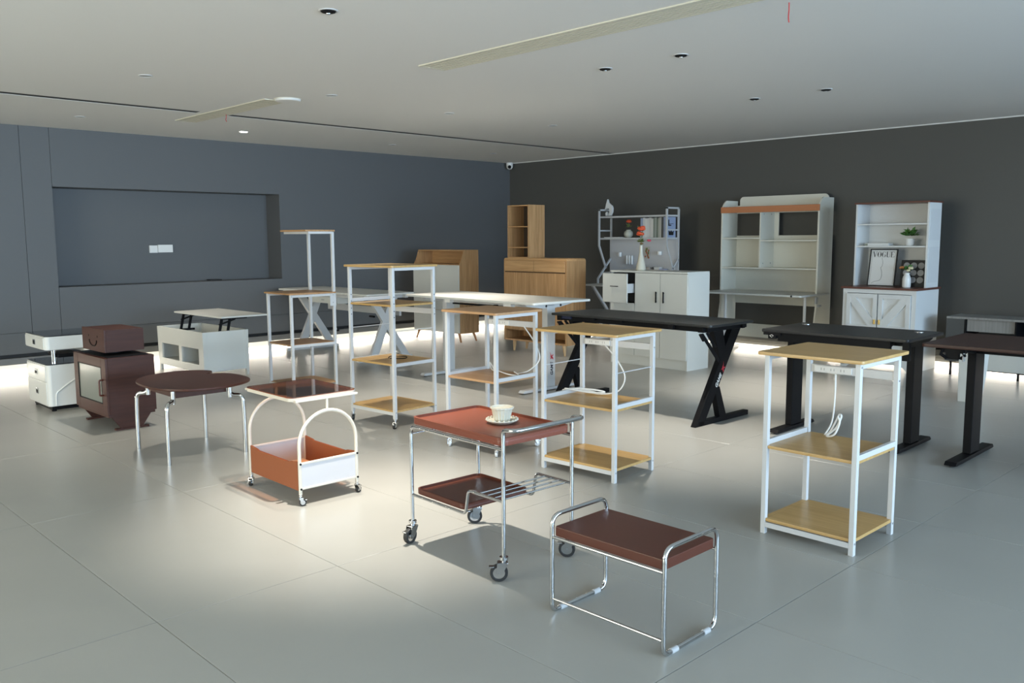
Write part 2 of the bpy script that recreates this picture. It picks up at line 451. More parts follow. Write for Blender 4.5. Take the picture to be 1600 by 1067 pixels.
downlight(7.06, 3.48, 'dark gimbal spotlight far back on the ceiling, right one of its pair', G1, (7.2, 3.9), SPOT*3.0, cone=52)
downlight(2.69, 6.66, 'pale ceiling spotlight at the left, level with the round disc', G2, (2.4, 6.5), SPOT*1.1, dark=False)
downlight(4.20, 6.50, 'pale ceiling spotlight right beside the round disc', G2, (3.9, 5.9), SPOT*2.0, dark=False, cone=58)
downlight(5.63, 6.64, 'pale ceiling spotlight in the middle of its row', G2, (5.3, 6.3), SPOT*2.4, dark=False)
downlight(7.06, 6.60, 'pale ceiling spotlight at the far right of its row', G2, (7.0, 6.6), SPOT*.8, dark=False)
downlight(3.07, 9.26, 'pale ceiling spot near the left wall, leftmost of its row', G3, (3.3, 8.9), SPOT*1.2, dark=False)
downlight(4.83, 9.30, 'ceiling spot near the left wall whose lens shines bright white', G3, (4.8, 9.5), SPOT*.5, lit=True, cone=90)
downlight(6.91, 9.31, 'unlit ceiling spot near the left wall behind the bright one', G3, dark=False)
downlight(8.69, 9.29, 'unlit ceiling spot closest to the far corner', G3, dark=False)

# dome camera in the far corner
t = thing('security_camera', 'small white dome security camera in the far ceiling corner', 'camera', (XB-.09, YA-.09, ZC))
MB().lathe([(.055, 0), (.055, -.05), (.05, -.075), (.035, -.10), (.01, -.108)], n=20).build('housing', WHITEPL, t)
MB().ball((-.034, -.034, -.07), .028, n=14).build('lens', BLACK, t)

# ------------------------------------------------------------------ shared builders for furniture
def caster(parent, loc, rot, r, ztop, width=.022, fork=CHROME, tyre=RUBBER, hub=CHROME, brake=True):
    off = -r*.55
    m = MB().cyl((0, 0, ztop-.012), (0, 0, ztop), r*.5, 12).box(-r*.7, -width*.85, 2*r+.004, r*.45, width*.85, 2*r+.009, .002)
    m.cyl((0, 0, 2*r+.008), (0, 0, ztop-.01), r*.28, 12)
    for s in (-1, 1):
        y = s*width*.78
        m.prism([(r*.45, 2*r+.006), (-r*.75, 2*r+.006), (off-r*.32, r*.75), (off, r*.62), (off+r*.42, r)], 'y', y-.0016, y+.0016)
    m.cyl((off, -width*.9, r), (off, width*.9, r), r*.13, 10)
    if brake: m.box(off-r*1.15, -width*.5, 2*r*.80, off-r*.55, width*.5, 2*r*.80+.006, .002)
    c = m.build('caster', fork, parent)
    w = MB()
    prof = [(r*.68, -width*.5), (r*.93, -width*.5), (r, -width*.3), (r, width*.3), (r*.93, width*.5), (r*.68, width*.5)]
    n = 26
    rings = [[w.bm.verts.new((off+q*math.cos(2*PI*k/n), y, r+q*math.sin(2*PI*k/n))) for k in range(n)] for q, y in prof]
    for A, B in zip(rings, rings[1:]+rings[:1]):
        for k in range(n): w.bm.faces.new((A[k], B[k], B[(k+1) % n], A[(k+1) % n]))
    bmesh.ops.recalc_face_normals(w.bm, faces=w.bm.faces[:])
    w.build('tyre', tyre, c)
    h = MB().cyl((off, -width*.36, r), (off, width*.36, r), r*.69, 24).cyl((off, -width*.55, r), (off, width*.55, r), r*.24, 12)
    h.build('wheel', hub, c)
    c.location = loc; c.rotation_euler = (0, 0, math.radians(rot))
    return c
def bolt_row(parent, pts, axis, mat=GREY, r=.0045):
    """small screw heads, shared mesh; axis = outward normal"""
    b0 = None
    for p in pts:
        if b0 is None:
            b0 = MB().cyl((0, 0, 0), Vector(axis)*.003, r, 8).build('screw', mat, parent); b0.location = p
        else: child(b0, parent, p)

# ------------------------------------------------------------------ chrome side table (front)
t = thing('side_table', 'low side table with brown top and chrome tube sled frame in the foreground', 'side table', (2.285, 1.628, 0), .4)
w, d, h = .317, .506, .386
R_ = .0085
fr0 = MB().tube([(0, 0, .06), (0, 0, R_), (w, 0, R_), (w, 0, h-R_), (0, 0, h-R_)], R_, bend=.045, closed=True, n=12, bn=7).build('sled_frame', CHROME, t)
child(fr0, t, (0, d, 0))
MB().rrect(.006, .006, w-.006, d-.006, .300, .337, .012, bev=.004).build('top', BROWNTOP, t)
r0 = MB().cyl((0, 0, 0), (0, d, 0), .0065, 12).build('rail', CHROME, t); r0.location = (.0, 0, .296)
child(r0, t, (w, 0, .296))
MB().cyl((0, 0, .058), (0, d, .058), .0055, 12).build('lower_bar', STEEL, t)
p0 = MB().cyl((-.018, 0, R_), (.018, 0, R_), R_+.0022, 12).build('foot_sleeve', GREYPL, t); p0.location = (.06, 0, 0)
for x, y in ((w-.06, 0), (.06, d), (w-.06, d)): child(p0, t, (x, y, 0))

# ------------------------------------------------------------------ chrome trolley
t = thing('serving_trolley', 'red-brown two-tier serving trolley with chrome tube frame and big wheels', 'trolley', (2.363, 2.481, 0), -2.0)
w, d = .400, .635
TZ = .597
def tray(name, x0, y0, x1, y1, z0, z1, mat, rad=.035, lip=.012):
    m = MB().rrect(x0, y0, x1, y1, z0, z1-lip, rad, bev=.004)
    n = 7; outer, inner = [], []
    for cx, cy, a0, sx in ((x1, y1, 0, 1), (x0, y1, 90, 1), (x0, y0, 180, 1), (x1, y0, 270, 1)):
        ox = -1 if a0 in (0, 270) else 1; oy = -1 if a0 in (0, 90) else 1
        for k in range(n+1):
            a = math.radians(a0+90*k/n); ca, sa = math.cos(a), math.sin(a)
            outer.append((cx+ox*rad+rad*ca, cy+oy*rad+rad*sa)); inner.append((cx+ox*rad+(rad-.009)*ca, cy+oy*rad+(rad-.009)*sa))
    N = len(outer); bm = m.bm; rows = []
    for ring, z in ((outer, z1-lip-.001), (outer, z1-.002), (inner, z1), (inner, z1-lip)):
        rows.append([bm.verts.new((p[0], p[1], z)) for p in ring])
    for A, B in zip(rows, rows[1:]):
        for i in range(N): bm.faces.new((A[i], A[(i+1) % N], B[(i+1) % N], B[i]))
    return m.build(name, mat, t)
tray('tray', 0, .004, w, d, .562, TZ, REDBROWN)
SH1 = .36*d + .02
tray('lower_tray', .008, .262, w-.008, d-.012, .235, .262, BROWNTOP)
r = .0085
for x in (0, w):
    # leg, rail under the tray, then down the other leg; the handle is separate
    MB().tube([(x, d, .105), (x, d, .552), (x, .0, .552)], r, bend=.04, n=12).build('leg_and_rail', CHROME, t)
    MB().cyl((x, 0, .105), (x, 0, .60), r, 12).build('leg', CHROME, t)
    MB().tube([(x, d, .228), (x, .245, .228), (x, .225, .335), (x, 0, .335)], .0068, bend=.022, n=10).build('rack_rail', CHROME, t)
MB().tube([(0, 0, .59), (0, 0, .632), (.0, -.075, .640), (w, -.075, .640), (w, 0, .632), (w, 0, .59)], .0095, bend=.035, n=12).build('handle', CHROME, t)
MB().cyl((0, d, .515), (w, d, .515), .005, 10).build('end_bar', CHROME, t)
b0 = MB().cyl((0, 0, .335), (w, 0, .335), .0042, 8).build('rack_bar', CHROME, t); b0.location = (0, .025, 0)
for y in (.07, .115, .16): child(b0, t, (0, y, 0))
c0 = caster(t, (0, 0, 0), -42, .037, .105)
child(c0, t, (w, 0, 0), (0, 0, math.radians(-52)))
child(c0, t, (w, d, 0), (0, 0, math.radians(-38)))
child(c0, t, (0, d, 0), (0, 0, math.radians(12)))

# cup and saucer on the trolley
s = thing('saucer', 'ivory saucer with scalloped beaded rim on the trolley', 'saucer', (2.612, 2.748, TZ-.012))
MB().lathe([(.035, 0), (.05, .002), (.068, .012), (.073, .016), (.071, .019), (.062, .014), (.03, .006)], n=60, rip=(.03, 20, (2, 5))).build('dish', CERAMIC, s)
bd = MB().ball((0, 0, 0), .0055, n=8).build('bead', CERAMIC, s); bd.location = (.069, 0, .018)
for k in range(1, 20): child(bd, s, (.069*math.cos(2*PI*k/20), .069*math.sin(2*PI*k/20), .018))
s = thing('cup', 'ribbed ivory cup with frilled rim standing on the saucer', 'cup', (2.612, 2.748, TZ-.005))
MB().lathe([(.026, 0), (.034, .004), (.040, .03), (.046, .058), (.050, .063), (.047, .064), (.041, .055), (.032, .012), (.01, .008)], n=72, rip=(.035, 18, (1, 5))).build('bowl', CERAMIC, s)
MB().lathe([(.044, .056), (.052, .060), (.053, .066), (.047, .067), (.042, .058)], n=72, rip=(.03, 18, (1, 3))).build('frilled_rim', CERAMIC, s)

# ------------------------------------------------------------------ orange pet cart
t = thing('pet_cart', 'rolling side table with smoked glass top above an orange leather and mesh basket', 'side table', (2.305, 3.975, 0), -.7)
w, d = .352, .55
r = .0095
ZB, ZU = .085, .232
for y in (0, d):
    arch = [(0, y, .062), (0, y, .30)]
    cx, rr = w/2, w/2
    zc = .492 - rr
    pts = [(0, y, .062)] + [(cx-rr*math.cos(a), y, zc+rr*math.sin(a)) for a in [PI*k/20 for k in range(21)]] + [(w, y, .062)]
    MB().tube(pts, r, n=12).build('arch', CREAM, t)
    MB().cyl((cx, y, .485), (cx, y, .560), .0075, 10).build('stem', CREAM, t)
    for z in (ZU-.012, ZB): MB().box(-.004, y-.006, z, w+.004, y+.006, z+.012, .003).build('panel_rail', CREAM, t)
    MB().box(.008, y-.002, ZB+.012, w-.008, y+.002, ZU-.012).build('mesh_panel', MESHW, t)
    s = -1 if y == 0 else 1
    bolt_row(t, [(0, y+s*r, ZU-.006), (w, y+s*r, ZU-.006), (0, y+s*r, ZB+.006), (w, y+s*r, ZB+.006)], (0, s, 0), BLACK, .006)
for x in (0, w):
    m = MB().prism([(0.012, ZU+.004), (.09, ZU-.004), (.105, ZU-.010), (d-.105, ZU-.010), (d-.09, ZU-.004), (d-.012, ZU+.004), (d-.012, ZB-.006), (.012, ZB-.006)], 'x', x-.006, x+.006, .003)
    m.build('leather_side', ORANGE, t)
MB().box(.008, .008, ZB-.002, w-.008, d-.008, ZB+.006).build('basket_floor', plain('beige_pad', (.62, .45, .30), .8), t)
cx, cy = w/2, d/2

m = MB(); n = 8
def ring_frame(m, x0, y0, x1, y1, z0, z1, rad, wd):
    ou, inn = [], []
    for qx, qy, a0 in ((x1, y1, 0), (x0, y1, 90), (x0, y0, 180), (x1, y0, 270)):
        ox = -1 if a0 in (0, 270) else 1; oy = -1 if a0 in (0, 90) else 1
        for k in range(n+1):
            a = math.radians(a0+90*k/n); ou.append((qx+ox*rad+rad*math.cos(a), qy+oy*rad+rad*math.sin(a)))
            inn.append((qx+ox*rad+(rad-wd)*math.cos(a), qy+oy*rad+(rad-wd)*math.sin(a)))
    rows = [[m.bm.verts.new((p[0], p[1], z)) for p in rg] for rg, z in ((ou, z0), (ou, z1), (inn, z1), (inn, z0))]
    N = len(ou)
    for A, B in zip(rows, rows[1:]+rows[:1]):
        for i in range(N): m.bm.faces.new((A[i], A[(i+1) % N], B[(i+1) % N], B[i]))
    return m
ring_frame(m, cx-.205, cy-.252, cx+.205, cy+.252, .556, .574, .035, .016).box(cx-.19, -.008, .556, cx+.19, .008, .566).box(cx-.19, d-.008, .556, cx+.19, d+.008, .566).build('top_frame', CREAM, t)
MB().rrect(cx-.207, cy-.254, cx+.207, cy+.254, .5745, .5805, .036, bev=.0015).build('glass_top', SMOKE, t)
c0 = caster(t, (0, 0, 0), 150, .019, .062, .016)
child(c0, t, (w, 0, 0), (0, 0, math.radians(200)))
child(c0, t, (0, d, 0), (0, 0, math.radians(40)))
child(c0, t, (w, d, 0), (0, 0, math.radians(90)))

# ------------------------------------------------------------------ heart-shaped table
t = thing('heart_table', 'dark brown heart-shaped low table on four bent chrome legs', 'table', (2.42, 5.59, 0))
ctrl = [(2.150, 5.56), (2.158, 5.72), (2.195, 5.87), (2.30, 6.00), (2.45, 6.065), (2.59, 6.065), (2.70, 6.00), (2.745, 5.90)]
ctrl2 = [(2.655, 5.80), (2.755, 5.74), (2.80, 5.60), (2.785, 5.42), (2.71, 5.31), (2.58, 5.235), (2.43, 5.215), (2.29, 5.265), (2.20, 5.36), (2.16, 5.46), (2.150, 5.56)]
path = smooth_path([(a, b, 0) for a, b in ctrl + [(2.655, 5.80)]], 5)[:-1] + smooth_path([(a, b, 0) for a, b in ctrl2], 5)[:-1]
poly = [(p.x-2.42, p.y-5.59) for p in path]
MB().prism(poly, 'z', .455, .472, .005).build('top', DARKBROWN2, t)
MB().box(-.17, -.22, .405, .17, -.205, .455).box(-.17, .205, .405, .17, .22, .455).box(-.17, -.205, .405, -.155, .205, .455).box(.155, -.205, .405, .17, .205, .455).build('apron', DARKBROWN2, t)
for lx, ly in ((2.195, 5.88), (2.16, 5.30), (2.665, 5.28), (2.67, 5.88)):
    x, y = lx-2.42, ly-5.59
    ix, iy = x*.74, y*.80
    MB().tube([(ix, iy, .455), (ix, iy, .385), (x*.985, y*.985, .385), (x, y, .25), (x, y, 0)], .0135, bend=.055, n=14, bn=7).cyl((ix, iy, .372), (ix, iy, .455), .0155, 14).build('leg', CHROME, t)

# ------------------------------------------------------------------ robot-shaped cabinet
t = thing('cabinet', 'dark brown cabinet with square glass door and slanted skid base, left of the heart table', 'cabinet', (2.235, 6.545, 0), 1.0)
w, d = .36, .64
z0, z1 = .125, .545
MB().box(0.018, 0, z0, w, .016, z1).box(.018, d-.016, z0, w, d, z1).box(.018, .016, z1-.016, w, d-.016, z1).box(.018, .016, z0, w, d-.016, z0+.016).box(w-.008, .016, z0+.016, w, d-.016, z1-.016).build('body', DARKBROWN, t)
fr = MB().box(0, 0, z0, .018, .085, z1, .002).box(0, d-.085, z0, .018, d, z1, .002).box(0, .085, z1-.07, .018, d-.085, z1, .002).box(0, .085, z0, .018, d-.085, z0+.075, .002).build('door', DARKBROWN2, t)
MB().box(.006, .085, z0+.075, .011, d-.085, z1-.07).build('pane', REFLGLASS, fr)
MB().box(-.001, .085, z0+.075, .014, .091, z1-.07).box(-.001, d-.091, z0+.075, .014, d-.085, z1-.07).box(-.001, .091, z0+.075, .014, d-.091, z0+.081).box(-.001, .091, z1-.076, .014, d-.091, z1-.07).build('pane_trim', BLACK, fr)
MB().tube([(0, .055, .27), (-.028, .055, .27), (-.028, .055, .385), (0, .055, .385)], .007, bend=.012, n=8).build('handle', BROWNTOP, fr)
MB().box(.03, .03, z1, w-.03, d-.03, z1+.005).build('black_mat', BLACK, t)
MB().box(.02, .02, .30, w-.01, d-.02, .308).build('shelf', DARKBROWN2, t)
for y in (.02, d-.04):
    MB().prism([(.02, z0), (w-.02, z0), (w-.10, .012), (.10, .012)], 'y', y, y+.018).box(.06, y-.012, 0, w-.06, y+.03, .014).build('skid_base', DARKBROWN, t)
MB().box(.012, .01, z0-.022, w-.008, d-.01, z0).build('bottom_trim', DARKBROWN, t)
t = thing('drawer_box', 'dark brown box with a cut smiling face on top of the glass-door cabinet', 'box', (2.285, 6.675, z1+.005), 1.5)
w, d, hh = .292, .435, .165
MB().box(.012, 0, .024, w, .012, hh+.024).box(.012, d-.012, .024, w, d, hh+.024).box(.012, .012, hh+.012, w, d-.012, hh+.024).box(.012, .012, .024, w, d-.012, .034).box(w-.008, .012, .034, w, d-.012, hh+.012).build('case', DARKBROWN, t)
df = MB().box(0, 0, .022, .012, d, hh+.028, .002).build('drawer_front', DARKBROWN2, t)
sm = [(-.0008, d*.5+.072*math.cos(a), .105+.045*math.sin(a)) for a in [PI+PI*k/12 for k in range(13)]]
MB().tube(sm, .005, n=6).ball((0, d*.5-.085, .135), .008, .3, 1, 1, 8).ball((0, d*.5+.085, .135), .008, .3, 1, 1, 8).build('smile_cutout', BLACK, df)
MB().lathe([(.075, 0), (.075, .024)], (w/2, d/2, 0), 20).build('swivel_base', BLACK, t)

# ------------------------------------------------------------------ white swing-out cabinet on the far left
t = thing('swivel_cabinet', 'glossy white two-level swivel coffee table with dark glass tops at the far left', 'coffee table', (2.164, 7.668, 0))
d = .525
def rounded_front(m, x0, x1, y0, y1, z0, z1, rad=.035):
    poly = []
    for cx, cy, a0 in ((x0+rad, y1-.008, 90), (x0+rad, y0+rad, 180)):
        if a0 == 90: poly += [(x1, y1), (x0, y1)]
        else:
            for k in range(7): a = math.radians(180+90*k/6); poly.append((x0+rad+rad*math.cos(a), y0+rad+rad*math.sin(a)))
    poly.append((x1, y0))
    return m.prism(poly, 'z', z0, z1, .004)
lo = rounded_front(MB(), 0, .44, 0, d, .045, .388).build('lower_body', LACQ, t)
rounded_front(MB(), .004, .44, .004, d-.004, .388, .397).build('lower_glass', BLACKGLASS, t)
MB().box(.03, .03, .012, .43, d-.03, .045).build('plinth', BLACK, t)
for x, y in ((.05, .05), (.05, d-.05), (.40, .05), (.40, d-.05)):
    MB().cyl((x, y, 0), (x, y, .014), .02, 10).build('foot', BLACK, t)
MB().tube(smooth_path([(.055, -.002, .05), (.06, -.002, .14), (.085, -.002, .175), (.19, -.002, .245), (.30, -.002, .30), (.44, -.002, .34)]), .006, n=6).build('wave_moulding', LACQ, t)
up = rounded_front(MB(), 0, .50, 0, d, .512, .622).build('upper_body', LACQ, t)
rounded_front(MB(), .004, .50, .004, d-.004, .622, .631).build('upper_glass', BLACKGLASS, t)
rounded_front(MB(), .30, .60, -.004, d*.6, .478, .60).build('end_block', LACQ, t)
MB().cyl((.095, .10, .397), (.095, .10, .512), .014, 14).cyl((.065, .06, .397), (.065, .06, .512), .007, 10).build('swivel_column', CHROME, t)
MB().box(.11, .05, .440, .28, .32, .470).build('inner_tray', BLACK, t)
for z, hh2, nm in ((.060, .185, 'drawer'), (.252, .128, 'drawer'), (.520, .090, 'drawer')):
    dr = MB().box(-.006, .035, z, .004, d-.004, z+hh2, .003).build(nm, LACQ, t)
    zc = z+hh2*.5
    MB().box(-.012, .235, zc-.022, -.006, .295, zc+.022, .008).build('handle_plate', CHROME, dr)
    MB().box(-.014, .245, zc-.014, -.011, .285, zc+.010, .003).build('handle_hollow', BLACK, dr)

# ------------------------------------------------------------------ lift-top coffee table
t = thing('lift_top_table', 'white lift-top coffee table with raised top and two open cubbies', 'coffee table', (3.812, 8.374, 0), 1.0)
w, d, h = .495, 1.06, .475
th = .016
for y in (0, d-th): MB().box(.02, y, .065, w, y+th, h, .002).build('side_panel', WBOARD, t)
MB().box(w-th, th, .065, w, d-th, h).build('back_panel', WBOARD, t)
# front with two openings
MB().box(0, 0, .30, .018, d, h, .002).box(0, 0, .065, .018, d, .138, .002).box(0, 0, .138, .018, .10, .30).box(0, d-.09, .138, .018, d, .30).box(0, .49, .138, .018, .555, .30).build('front_panel', WBOARD, t)
MB().box(.018, th, .11, w-th, d-th, .126).build('cubby_floor', WBOARD, t)
MB().box(.018, th, .30, w-th, d-th, .312).build('storage_floor', WBOARD, t)
MB().box(.018, .515, .126, w-th, .531, .30).build('divider', WBOARD, t)
for x, y in ((-.004, -.006), (-.004, d-.034), (w-.034, -.006), (w-.034, d-.034)):
    MB().prism([(x, h), (x+.038, h), (x+.034, 0), (x+.008, 0)], 'y', y, y+.04, .002).build('leg', WBOARD, t)
LZ = .605
tp = MB().box(.20, -.02, LZ, .20+.525, d+.02, LZ+.018, .003).build('lifted_top', WBOARD, t)
for y in (.06, d-.12):
    m = MB().bar((.205, y, .42), (.245, y, LZ-.01), .016, .024).bar((.295, y, .42), (.335, y, LZ-.01), .016, .024)
    m.box(.19, y-.012, .415, .36, y+.012, .437).box(.24, y-.012, LZ-.018, .52, y+.012, LZ).bar((.22, y+.014, LZ-.07), (.40, y+.014, LZ-.02), .012, .016)
    m.build('lift_mechanism', BLACK, t)

# ------------------------------------------------------------------ racks
def rack(name, label, F, rot, w, d, zt, shelves, top, board, foot=0., post=.024, cat='shelf', rails=(), wires=(), back=None, outlet=False, front_rails=(), holes=None, post_mat=WHITE, topth=.016):
    t = thing(name, label, cat, (F[0], F[1], 0), rot)
    p0 = MB().box(0, 0, foot, post, post, zt-topth, .0015, 1).build('post', post_mat, t)
    for x, y in ((w-post, 0), (0, d-post), (w-post, d-post)): child(p0, t, (x, y, 0))
    z = zt-topth
    MB().box(post, 0, z-.022, w-post, .02, z).build('top_rail', post_mat, t)
    MB().box(post, d-.02, z-.022, w-post, d, z).build('top_rail', post_mat, t)
    MB().box(0, post, z-.022, .02, d-post, z).build('top_rail', post_mat, t) if False else None
    x0, y0, x1, y1 = top
    MB().rrect(x0, y0, x1, y1, z, zt, .016, bev=.003, n=3).build('top_board', board, t)
    for zs in shelves:
        MB().box(.002, post*.2+.0, zs-.015, w-.004, d-post*.2, zs, .002).build('shelf_board', board, t) if False else None
        m = MB().box(.003, post+.001, zs-.015, w-.003, d-post-.001, zs, .002)
        m.box(post+.001, .004, zs-.015, w-post-.001, post+.001, zs).box(post+.001, d-post-.001, zs-.015, w-post-.001, d-.004, zs)
        m.build('shelf_board', board, t)
    for zr in rails:
        for y in (0, d-.018): MB().box(post, y, zr, w-post, y+.018, zr+.024).build('side_rail', post_mat, t)
    for zr in front_rails:
        for x in (0, w-.018): MB().box(x, post, zr, x+.018, d-post, zr+.024).build('cross_rail', post_mat, t)
    for zw in wires:
        for y in (.012, d-.012): MB().cyl((post, y, zw), (w-post, y, zw), .003, 8).build('wire_bar', post_mat, t)
    if back:
        bk = MB().box(w-.020, post, back[0], w-.004, d-post, back[1], .002).build('power_rail', post_mat, t)
        if outlet:
            y1_ = d-post-.02
            MB().box(w-.028, y1_-.19, back[0]+.004, w-.019, y1_, back[1]-.003, .003).build('outlet_strip', WHITEPL, bk)
            for k in range(3):
                for q in (-.008, .008):
                    MB().box(w-.0285, y1_-.045-.05*k+q-.0015, back[0]+.014, w-.0278, y1_-.045-.05*k+q+.0015, back[0]+.026).build('socket_slot', GREY, bk)
    if holes:
        for (x, y) in ((.0, 0), (.0, d-post), (w-post, 0)):
            bolt_row(t, [(x+post*.5, y, zz_) for zz_ in holes], (0, -1, 0), INK, .0035)
    return t
def cable(parent, pts, r=.0042, mat=WHITEPL, name='cable'):
    return MB().tube(smooth_path(pts, 7), r, n=8).build(name, mat, parent)

# R1: near right
t = rack('rack', 'white steel three-tier rack with honey oak shelves standing nearest on the right', (3.634, 1.589), -.3, .425, .455, .872, (.428, .076), (-.018, -.018, .475, .488), OAK,
         rails=(.428,), front_rails=(.033,), back=(.735, .775), outlet=True)
bolt_row(t, [(.425-.012, 0, .735), (.425-.012, 0, .055), (.012, 0, .055), (.012, 0, .84)], (0, -1, 0), GREY, .005)
cable(t, [(.398, .30, .735), (.395, .298, .62), (.40, .31, .50), (.37, .33, .436)])
cable(t, [(.37, .33, .436), (.36, .30, .455), (.365, .27, .52), (.375, .262, .545), (.37, .25, .535), (.36, .27, .48), (.35, .31, .437), (.345, .27, .45), (.355, .25, .51), (.36, .262, .535)], .0048, name='coiled_cable')
# R2: middle, beside the trolley
t = rack('rack', 'white three-tier oak rack with coiled cable, behind the brown trolley handle', (3.791, 3.057), 3.3, .405, .552, .860, (.430, .083), (-.018, -.020, .452, .590), OAK,
         rails=(.430,), front_rails=(.046,), wires=(.635,), back=(.733, .772), outlet=True)
bolt_row(t, [(.405-.012, 0, .75), (.405-.012, 0, .06), (.012, 0, .06)], (0, -1, 0), GREY, .005)
cable(t, [(.38, .35, .735), (.36, .25, .66), (.35, .18, .56), (.34, .22, .47), (.32, .33, .440), (.30, .42, .445)])
cable(t, [(.32, .33, .440), (.30, .44, .452), (.26, .56, .450), (.25, .58, .444), (.27, .50, .462), (.31, .36, .462), (.32, .31, .452), (.29, .40, .446), (.25, .54, .458), (.26, .575, .455)], .0055, name='coiled_cable')
# R3
t = rack('rack', 'white rack with pinkish beech shelves on white casters, behind the tea cup', (3.738, 3.984), 3.0, .405, .475, .932, (.488, .115), (-.016, -.018, .435, .500), BEECH,
         foot=.07, rails=(.484,), front_rails=(.09,), back=(.806, .845), outlet=True)
cable(t, [(.38, .10, .81), (.42, .04, .70), (.40, -.02, .60), (.36, .04, .52), (.33, .12, .494)])
cable(t, [(.30, .30, .493), (.34, .36, .52), (.37, .42, .54), (.36, .40, .51), (.31, .33, .50), (.27, .25, .51), (.24, .12, .50), (.27, .05, .497), (.30, .12, .51)], .0045, name='coiled_cable')
c0 = caster(t, (.012, .012, 0), 35, .022, .07, .014, fork=STEEL, tyre=WHITEPL, hub=WHITEPL)
for x, y, a in ((.393, .012, 160), (.012, .463, 60), (.393, .463, 10)): child(c0, t, (x, y, 0), (0, 0, math.radians(a)))
# R4 tall
t = rack('rack', 'tall white four-tier rack on black casters with punched posts and oak shelves', (3.776, 5.122), 3.8, .425, .525, 1.209, (.921, .484, .136), (-.020, -.022, .440, .552), OAK,
         foot=.07, rails=(.462,), front_rails=(.100,), wires=(.725,), back=(.83, .872), holes=(.98, .93, .875, .83))
MB().box(.024, .505, .925, .40, .523, .950).build('side_rail', WHITE, t)
bolt_row(t, [(.012, 0, .12), (.413, 0, .12)], (0, -1, 0), GREY, .005)
cable(t, [(.20, .30, .487), (.28, .36, .488), (.34, .26, .488), (.26, .18, .488), (.18, .26, .489)], .003, BLACK)
c0 = caster(t, (.012, .012, 0), 20, .021, .07, .016, fork=STEEL)
for x, y, a in ((.413, .012, 160), (.012, .513, 250), (.413, .513, 100)): child(c0, t, (x, y, 0), (0, 0, math.radians(a)))
# R5 with raised shelf
t = rack('rack', 'narrow white rack with a raised top shelf on two posts, behind the smoked glass cart', (3.915, 6.81), -1.0, .460, .440, .928, (.470, .105), (-.012, -.016, .462, .47), RUSTIC,
         rails=(.445,), front_rails=(.075,), topth=.014)
for y in (0, .440-.024):
    MB().box(.460-.024, y, .928, .460, y+.024, 1.468).build('upper_post', WHITE, t)
MB().box(.20, 0, 1.452, .436, .02, 1.472).box(.20, .42, 1.452, .436, .44, 1.472).box(.20, .02, 1.452, .218, .42, 1.472).box(.442, .024, 1.452, .46, .416, 1.472).build('upper_frame', WHITE, t)
MB().rrect(.165, -.012, .468, .452, 1.472, 1.488, .01, bev=.002, n=3).build('upper_board', RUSTIC, t)
MB().box(.400, -.004, .80, .462, .0, .915).build('corner_plate', WHITE, t)
bolt_row(t, [(.43, -.004, .90), (.43, -.004, .83), (.012, 0, .90)], (0, -1, 0), GREY, .005)

# ------------------------------------------------------------------ desks
def decal(parent, origin, along, across, length, height, txt, star):
    """word mark running along a leg: letters then a red split star; along = reading direction"""
    al, ac = Vector(along).normalized(), Vector(across).normalized()
    o = Vector(origin)
    text_mesh('GAME', height*1.25, txt, 'word_mark', parent, basis(o + al*(length*.36), al, ac), extrude=.0006, shear=.25, bold=height*.03)
    nrm = al.cross(ac)
    m = MB()
    def P(a, b): return o + al*a + ac*b + nrm*.0006
    L0 = length*.76
    for q in (((0, -.5), (.10, -.5), (.24, .5), (.14, .5)), ((.20, -.5), (.28, -.5), (.19, .05), (.13, .02)), ((.02, .5), (.10, .5), (.16, .02), (.10, -.02)), ((.14, .0), (.20, .06), (.40, .85), (.22, .40))):
        m.quad(*[P(L0 + a*length*.95, b*height) for a, b in q])
    m.build('star_mark', star, parent)

